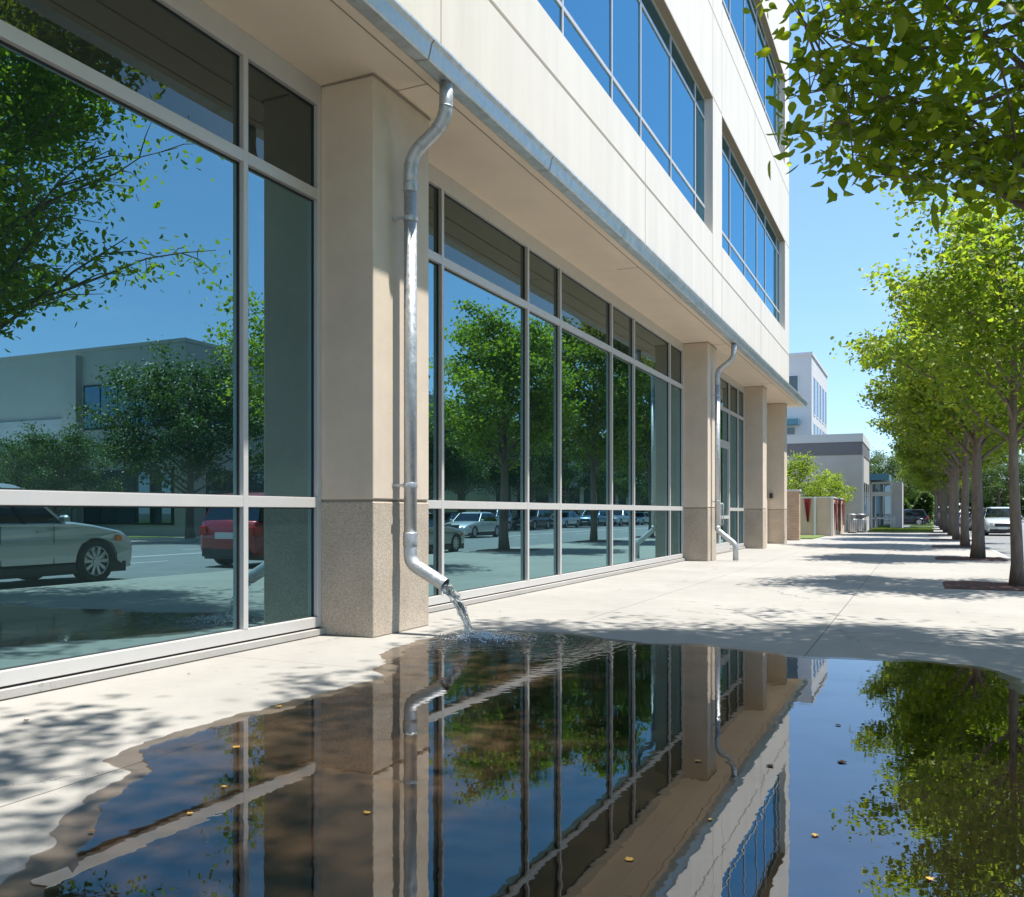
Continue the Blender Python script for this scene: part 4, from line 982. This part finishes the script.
for i, (x, y, s_, lb) in enumerate(((-9,118,1.1,'leftmost dark tree closing the far end of the pavement'),(-4,126,1.0,'second dark tree closing the far end of the pavement'),(0.5,135,1.1,'dark tree in the middle of the far end of the pavement'),(6,150,1.2,'dark tree closing the far end of the road'),(11,158,1.2,'dark tree in the middle of the far road end'),(16,150,1.1,'dark tree on the right of the far road end'),(-14,112,1.2,'dark tree behind the entrance pavilion'))):
    c = copy_tree(td); place(c, x, y, R(61*i), s_, lb, 'dark trees closing the view at the far end')

# street lamp across the road and sign post
def lamp(x, y, lb):
    r_ = empty('street_lamp', (x, y, 0)); tag(r_, lb, 'street lamp', 'street lamps across the road')
    MB().tube([(x,y,0),(x,y,.4),(x,y,7)], [.11,.08,.05], 12).tube([(x,y,6.9),(x-.6,y,7.25),(x-1.6,y,7.35)], [.04,.035,.03], 8).build('pole', M['bin_l'], r_)
    MB().box(x-2.1, x-1.5, y-.13, y+.13, 7.27, 7.40, .02).build('lamp_head', M['bin_l'], r_)
    MB().tube([(x,y,0),(x,y,.25)], .18, 12).build('foot', M['concrete'], r_)
lamp(20.0, 39.5, 'grey street lamp across the road in front of the two-storey building')
lamp(20.0, 79, 'grey street lamp farther down the road beside the low pale building')

# ------------------------------------------------------------------ cars
M['tyre'] = principled('tyre', (0.02, 0.02, 0.02), .85); M['rim'] = principled('alloy_rim', (0.55, 0.56, 0.57), .3, metal=.9)
M['car_glass'] = glass_mat('car_glass', (0.01, 0.012, 0.014), (0.8,0.9,0.95), 0.10)
M['trim'] = principled('black_trim', (0.025,0.025,0.027), .5)
M['tail'] = principled('tail_lamp', (0.5,0.01,0.01), .15, ior=1.5); M['amber'] = principled('amber_lamp', (0.8,0.22,0.02), .2); M['headl'] = principled('headlight', (0.7,0.72,0.74), .1)
M['plate'] = principled('plate', (0.75,0.75,0.72), .5)
def paint(name, col): return principled(name, col, .32, metal=.35, coat=.8)
def make_car(name, mat, L_=4.6, W_=1.86, Hh=1.72, belt=1.07, wr=.385, suv=True):
    """car along +Y, wheels on z = 0, origin under the middle"""
    root = empty(name, (0,0,0)); hl = L_/2; wf, wb = hl-.92, -hl+.88; gc = .24 if suv else .18
    def arch(yc):
        rr = wr+.055; return [(yc+rr*math.cos(a), max(gc, wr+rr*math.sin(a))) for a in np.linspace(0, math.pi, 13)]
    hood = belt-.06; nose = belt-.22
    low = [(hl-.10, gc)] + [p for p in arch(wf)] + [p for p in arch(wb)] + [(-hl+.12, gc+.02)]
    up = [(-hl+.0, .42), (-hl-.0, .72), (-hl+.06, belt-.02), (-hl+.22, belt+.01), (-.6, belt), (hl-1.35, belt-.0), (hl-.95, hood+.01), (hl-.35, nose+.06), (hl-.08, nose-.08), (hl+.0, .55), (hl-.02, .36)]
    prof_ = low + up; n = len(prof_)
    def halfw(y, z):
        e = max(0, abs(y)-(hl-.65))/.65; return (W_/2)*(1-.16*e**2.0)*(1-.05*max(0,(z-.75))/.4 - .04*max(0,.45-z)/.3)
    mb = MB(); secs = []
    tf = [-1, -.97, -.86, 0, .86, .97, 1]; cyy, czz = 0, .62
    vs = []
    for k, t in enumerate(tf):
        ins = {1: .055, .97: .018, .86: 0, 0: 0}[abs(t)]
        for (y, z) in prof_:
            isarch = z < belt-.3 and (abs(y-wf) < wr+.06 or abs(y-wb) < wr+.06) and z > gc+.001
            sy_ = 0 if isarch else 1
            top_c = .02*(1-abs(t)**2) if z > belt-.3 else 0
            bow = .05*(1-t*t) if abs(y) > hl-.2 else 0
            vs.append((t*halfw(y, z), y*(1-ins/hl*sy_*1.0) + math.copysign(bow, y), z - (ins*.6 if z > belt-.35 else 0) + top_c))
    fs = []
    for k in range(len(tf)-1):
        for i in range(n): j = (i+1)%n; fs.append((k*n+i, k*n+j, (k+1)*n+j, (k+1)*n+i))
    mb.add(vs, fs, True)
    import mathutils
    tri = mathutils.geometry.tessellate_polygon([[Vector((y, z, 0)) for y, z in prof_]])
    mb.add([vs[i] for i in range(n)], tri); mb.add([vs[(len(tf)-1)*n+i] for i in range(n)], [tuple(reversed(t)) for t in tri])
    # cabin
    rb, rf = (-hl+.12, hl-1.42) ; tb, tfr = ((-hl+.42, hl-2.15) if suv else (-hl+1.15, hl-2.1))
    if not suv: rb = -hl+.62
    zt_, zb_ = Hh-.03, belt-.005
    def cab(z, inset=0):
        f = max(0.0, (z-zb_)/(zt_-zb_)); yb_ = rb+(tb-rb)*f; yf_ = rf+(tfr-rf)*f; hw = (W_/2)*(.945-.19*f**1.1)-inset
        return yb_+inset, yf_-inset, hw
    def cabring(z, inset=0):
        a, b, h = cab(z, inset); c = .09
        return [(-h,a+c,z),(-h+c,a,z),(h-c,a,z),(h,a+c,z),(h,b-c*1.6,z),(h-c*1.6,b,z),(-h+c*1.6,b,z),(-h,b-c*1.6,z)]
    zr = [zb_, zb_+(zt_-zb_)*.5, zt_-.05]
    cv = []; 
    for z in zr: cv += cabring(z, .012)
    cf = []
    for k in range(2):
        for i in range(8): j=(i+1)%8; cf.append((k*8+i, k*8+j, (k+1)*8+j, (k+1)*8+i))
    glassmb = MB().add(cv, cf + [tuple(range(16,24))])
    # roof panel and pillars, body coloured
    r0 = cabring(zt_-.06, -.004); r1 = cabring(zt_, .05); r2 = cabring(zt_+.03, .22); rv = r0+r1+r2; rf_ = [tuple(range(16,24)), tuple(range(7,-1,-1))]
    for k in range(2):
        for i in range(8): j=(i+1)%8; rf_.append((k*8+i,k*8+j,k*8+8+j,k*8+8+i))
    mb.add(rv, rf_, False)
    def pillar(f0, f1, wd):   # a bar on both sides between two fractions along the cabin
        for sx in (-1, 1):
            p = []
            for z, fr_ in ((zb_-.01, f0), (zt_-.05, f1)):
                a, b, h = cab(z, 0); y = a+(b-a)*fr_
                p.append((sx*(h+.004), y, z))
            (x0,y0,z0),(x1,y1,z1) = p; q = sx*.03
            mb.add([(x0,y0-wd,z0),(x0,y0+wd,z0),(x1,y1+wd*.8,z1),(x1,y1-wd*.8,z1),(x0-q,y0-wd,z0),(x0-q,y0+wd,z0),(x1-q,y1+wd*.8,z1),(x1-q,y1-wd*.8,z1)], [(0,1,2,3),(7,6,5,4),(0,4,5,1),(1,5,6,2),(2,6,7,3),(3,7,4,0)])
    pillar(.045, .05, .05); pillar(.955, .95, .035)
    body = mb.build('body', mat, root)
    pb = MB()
    mbp = mb; mb = pb; pillar(.40, .40, .03); pillar(.72, .76, .03) if suv else None; pb.build('door_pillar', M['trim'], root)
    glassmb.build('windows', M['car_glass'], root)
    MB().box(-W_/2*.93, W_/2*.93, -hl+.25, hl-.25, gc-.06, gc+.12).build('underbody', M['trim'], root)
    sk = MB().box(-W_/2-.004, W_/2+.004, wb+wr+.08, wf-wr-.08, gc-.02, gc+.10)
    sk.box(-W_/2*.72, W_/2*.72, hl-.06, hl+.045, gc+.01, gc+.17, .02).box(-W_/2*.72, W_/2*.72, -hl-.055, -hl+.06, gc+.01, gc+.19, .02).build('lower_trim', M['trim'], root, bevel=.01)
    MB().box(-W_/2*.45, W_/2*.45, hl-.02, hl+.055, .55, .74, .02).build('grille', M['trim'], root)
    for sx in (-1, 1):
        MB().add([(sx*W_/2*.93,hl-.42,nose+.0),(sx*W_/2*.90,hl-.16,nose-.05),(sx*W_/2*.55,hl+.035,nose-.09),(sx*W_/2*.55,hl+.04,nose-.22),(sx*W_/2*.90,hl-.10,nose-.20),(sx*W_/2*.965,hl-.40,nose-.13),
                  (sx*W_/2*.7,hl-.42,nose+.0),(sx*W_/2*.7,hl-.3,nose-.2)], [(0,1,4,5),(1,2,3,4),(0,6,2,1),(5,4,3,7),(0,5,7,6)]).build('headlight', M['headl'], root)
        MB().box(min(sx*W_/2*.935, sx*W_/2*.972), max(sx*W_/2*.935, sx*W_/2*.972), hl-.50, hl-.36, nose-.12, nose-.03, .01).build('indicator', M['amber'], root)
        MB().box(min(sx*W_/2*.60, sx*W_/2*.82), max(sx*W_/2*.60, sx*W_/2*.82), -hl-.045, -hl+.10, .74, .95 if suv else .86, .02).box(min(sx*W_/2*.81, sx*W_/2*.875), max(sx*W_/2*.81, sx*W_/2*.875), -hl+.02, -hl+.22, .76, .93 if suv else .85, .02).build('tail_light', M['tail'], root)
        mr_ = MB().box(min(sx*(W_/2-.02), sx*(W_/2+.19)), max(sx*(W_/2-.02), sx*(W_/2+.15)), hl-1.71, hl-1.60, belt+.01, belt+.12, .035).build('wing_mirror', mat, root)
        for yh in ((.30, -.72) if True else ()):
            MB().box(min(sx*(W_/2-.01), sx*(W_/2+.022)), max(sx*(W_/2-.01), sx*(W_/2+.022)), yh-.1, yh+.08, belt-.17, belt-.14).build('door_handle', M['rim'], root)
        sd_ = MB()
        for yh in (.52, -.42): sd_.box(min(sx*(W_/2-.006), sx*(W_/2-.001)), max(sx*(W_/2-.006), sx*(W_/2-.001)), yh-.005, yh+.005, gc+.11, belt-.06)
        sd_.build('door_seam', M['trim'], root)
    MB().box(-.26, .26, -hl-.065, -hl-.02, .66, .80).build('number_plate', M['plate'], root)
    MB().box(-.26, .26, hl+.05, hl+.075, .40, .52).build('number_plate', M['plate'], root)
    for yc in (wf, wb):
        for sx in (-1, 1):
            xo = sx*(W_/2-.02); xi = sx*(W_/2-.24)
            ty = MB(); nn = 28; pr_ = [(xi, wr-.04), (xi+(xo-xi)*.1, wr), (xi+(xo-xi)*.9, wr), (xo, wr-.035), (xo, wr*.66), (xi, wr*.6)]
            vs = []; fs = []
            for k in range(nn):
                a = 2*math.pi*k/nn
                for x, rr in pr_: vs.append((x, yc+rr*math.cos(a), wr+rr*math.sin(a)))
            m_ = len(pr_)
            for k in range(nn):
                for i in range(m_): j=(i+1)%m_; l=(k+1)%nn; fs.append((k*m_+i, k*m_+j, l*m_+j, l*m_+i))
            wl = ty.add(vs, fs, True).build('wheel', M['tyre'], root)
            rm = MB(); xr = sx*(W_/2-.035)
            rm.disc((xr-sx*.05, yc, wr), wr*.64, 'x', 24, .01); rm.disc((xr, yc, wr), wr*.16, 'x', 14, .03)
            for k in range(10):
                a = 2*math.pi*k/10; ca, sa = math.cos(a), math.sin(a); da, db = -sa*.022, ca*.022
                rm.add([(xr, yc+ca*.04+da, wr+sa*.04+db),(xr, yc+ca*.04-da, wr+sa*.04-db),(xr, yc+ca*wr*.64-da*1.4, wr+sa*wr*.64-db*1.4),(xr, yc+ca*wr*.64+da*1.4, wr+sa*wr*.64+db*1.4),
                        (xr-sx*.02, yc+ca*.04+da, wr+sa*.04+db),(xr-sx*.02, yc+ca*.04-da, wr+sa*.04-db),(xr-sx*.02, yc+ca*wr*.64-da, wr+sa*wr*.64-db),(xr-sx*.02, yc+ca*wr*.64+da, wr+sa*wr*.64+db)], [(0,1,2,3),(7,6,5,4),(0,4,5,1),(1,5,6,2),(2,6,7,3),(3,7,4,0)])
            pts = [(xr, yc+wr*.66*math.cos(2*math.pi*k/24), wr+wr*.66*math.sin(2*math.pi*k/24)) for k in range(25)]
            rm.tube(pts, .014, 6, cap=False)
            rm.build('rim', M['rim'], wl)
            MB().disc((xr-sx*.085, yc, wr), wr*.60, 'x', 20, .01).build('brake_disc', M['trim'], wl)
    return root
silver = paint('silver_paint', (.55,.58,.58)); red = paint('red_paint', (.28,.012,.018)); pale = paint('pale_green_paint', (.34,.37,.35)); white = paint('white_paint', (.72,.73,.74)); dark = paint('dark_paint', (.03,.035,.045)); blue = paint('blue_paint', (.10,.17,.30))
def put(c, x, y, rz, lb, grp='cars parked along the near kerb', sc=1.0):
    c.location = (x, y, -.13); c.rotation_euler = (0,0,rz); c.scale = (sc,)*3; tag(c, lb, 'car', grp); return c
def recolour(c, mat):
    for ch in c.children:
        if ch.name.split('.')[0] in ('body', 'wing_mirror'):
            ch.material_slots[0].link = 'OBJECT'; ch.material_slots[0].material = mat
    return c
suv1 = put(make_car('parked_car', silver), 4.4, 10.9, 0, 'silver sport utility car parked nearest, reflected in the big left window', sc=1.12)
suv2 = put(recolour(copy_tree(suv1), red), 4.45, 19.7, 0, 'dark red sport utility car parked ahead of the silver one', sc=1.1)
sed = put(make_car('parked_car', pale, 4.65, 1.80, 1.45, .92, .33, False), 4.35, 26.0, 0, 'pale grey-green saloon car parked ahead of the red one')
for i, (mt, src, x, y, lb) in enumerate(((silver, suv1, 4.35, 61.5, 'silver-white car parked in view between the second and third tree trunks'), (blue, sed, 4.3, 69.0, 'blue saloon parked behind the white car far along the kerb'), (dark, suv1, 4.3, 76.5, 'black sport utility car far along the near kerb'), (silver, sed, 4.3, 84, 'silver saloon far along the near kerb'), (red, sed, 4.3, 91.5, 'red saloon far along the near kerb'), (white, sed, 4.3, 99, 'white saloon farthest along the near kerb'))):
    put(recolour(copy_tree(src), mt), x, y, R(180) if i % 2 == 0 else 0, lb)
for i, (mt, src, x, y, lb) in enumerate(((silver, sed, 11.9, 45.0, 'silver saloon driving on the middle of the road'), (dark, sed, 17.8, 52.5, 'black saloon parked across the road'), (silver, suv1, 17.9, 59.5, 'silver sport utility car parked across the road'), (dark, suv1, 17.8, 67, 'dark sport utility car parked across the road'), (white, sed, 17.8, 74, 'white saloon parked across the road'), (blue, suv1, 17.8, 82, 'blue sport utility car parked across the road'), (white, suv1, 17.8, 90, 'white sport utility car parked farthest across the road'), (silver, sed, 17.8, 98, 'grey saloon parked far down across the road'))):
    put(recolour(copy_tree(src), mt), x, y, R(180), lb, 'cars on the far side of the road')

for i, (mt, src, x, lb) in enumerate(((silver, sed, -7.5, 'grey saloon standing in the cross street at far left of the tree row'), (dark, suv1, -1.6, 'black sport utility car standing in the cross street beyond the lawn'), (blue, sed, 3.6, 'blue saloon turning into the cross street'))):
    c = put(recolour(copy_tree(src), mt), x, 100.5, R(90), lb, 'cars in the cross street')

# ------------------------------------------------------------------ fallen leaves
def leaf_obj(x, y, z, s, rz, mat, lb, i):
    r_ = random.Random(i); T = LOBED.copy(); c, s_ = math.cos(rz), math.sin(rz); vs = []
    for (a, b, cc) in T: u, v = a*s, (b-.5)*s*1.0; vs.append((x+u*c-v*s_, y+u*s_+v*c, z + abs(cc)*s*.6 + .004*r_.random()))
    n = len(vs); vs2 = [(p[0], p[1], p[2]-.0012) for p in vs]; h = n//2
    f = [tuple(range(0,h+1)), tuple([0]+list(range(h,n)))]
    fs = f + [tuple(k+n for k in reversed(q)) for q in f] + [(k, n+k, n+(k+1)%n, (k+1)%n) for k in range(n)]
    o = MB().add(vs + vs2, fs).build('fallen_leaf', mat); tag(o, lb, 'leaf', 'fallen leaves'); return o
fl = [(279,708,'orange leaf on the puddle edge left of the downspout reflection',1,.075),(236,749,'yellow leaf floating by the reflected window mullion',1,.075),(224,789,'small yellow leaf above the reflected transom',1,.05),(190,816,'tiny yellow leaf low on the left of the puddle',1,.045),(367,815,'yellow leaf on the water left of the reflected downspout',1,.055),(815,838,'pale orange leaf floating on the reflected sky',1,.05),(930,882,'orange leaf near the lower right corner',1,.05),(629,862,'yellow leaf in the lower middle of the puddle',1,.06),(710,822,'small orange leaf beside the reflected wall edge',1,.035),(698,763,'greenish leaf on the reflected soffit',1,.06),
      (842,764,'brown wet leaf clump on the reflected sky',0,.08),(838,727,'upper brown leaf on the reflected sky',0,.06),(770,768,'brown leaf by the reflected wall corner',0,.07),(92,834,'brown leaf at the left shore of the puddle',0,.05),(26,722,'brown curled leaf on the dry pavement at far left',0,.06),(189,675,'small leaf lying on the dry pavement below the big window',0,.04),(500,612,'leaf on the dry pavement below the second window',0,.05),(548,623,'tiny brown leaf just above the puddle',0,.05),(958,613,'small brown leaf on the sunny pavement at right',0,.06),(735,612,'brown leaf on the sunny pavement in the middle',0,.05),(620,590,'small leaf near the second storefront',0,.06),(868,672,'leaf near the puddle shore at right',0,.05)]
for i, (px, py, lb, k, s) in enumerate(fl):
    p = ground(px, py); leaf_obj(p[0], p[1], .0105, s*.56, i*1.9, M['leaf_fall'] if k else M['leaf_brown'], lb, i)
# short grass blades on the far lawn: one uncountable mass
gm = []
rs = np.random.RandomState(3); N = 5000
P = np.stack([rs.uniform(-3.1,.7,N), rs.uniform(61.6,70.9,N), np.full(N,.03)], 1)
gb_ = leaves_mesh('grass', P, .09+.08*rs.rand(N), leaf_mat('grass_blade', [(0.13,0.18,0.03),(0.18,0.24,0.04),(0.22,0.26,0.06)], .3), None, LEAF6*np.array([.25,1,1]), 9, droop=-1.2)
tag(gb_, 'short green grass in front of the entrance pavilion', 'grass', kind='stuff')

N = 30000
X = rs.uniform(-14, 1.2, N); top = 2.9 + .7*np.sin(X*1.3) + .5*np.sin(X*3.1+1)
P = np.stack([X, rs.uniform(107, 110, N), .02 + top*np.sqrt(rs.rand(N))], 1)
hd = leaves_mesh('hedge', P, .22+.14*rs.rand(N), M['leaf_dark'], None, LEAF6, 12)
tag(hd, 'long uneven dark hedge across the far end of the pavement beyond the trees', 'hedge', kind='stuff')
N = 26000
X = rs.uniform(-40, 70, N); top = 7.5 + 1.6*np.sin(X*.35) + 1.2*np.sin(X*.9+1)
P = np.stack([X, rs.uniform(190, 200, N), .02 + top*np.sqrt(rs.rand(N))], 1)
hd = leaves_mesh('wood', P, .7+.4*rs.rand(N), M['leaf_dark'], None, LEAF6, 13)
tag(hd, 'far-off dark mass of trees closing the road in the distance', 'wood', kind='stuff')
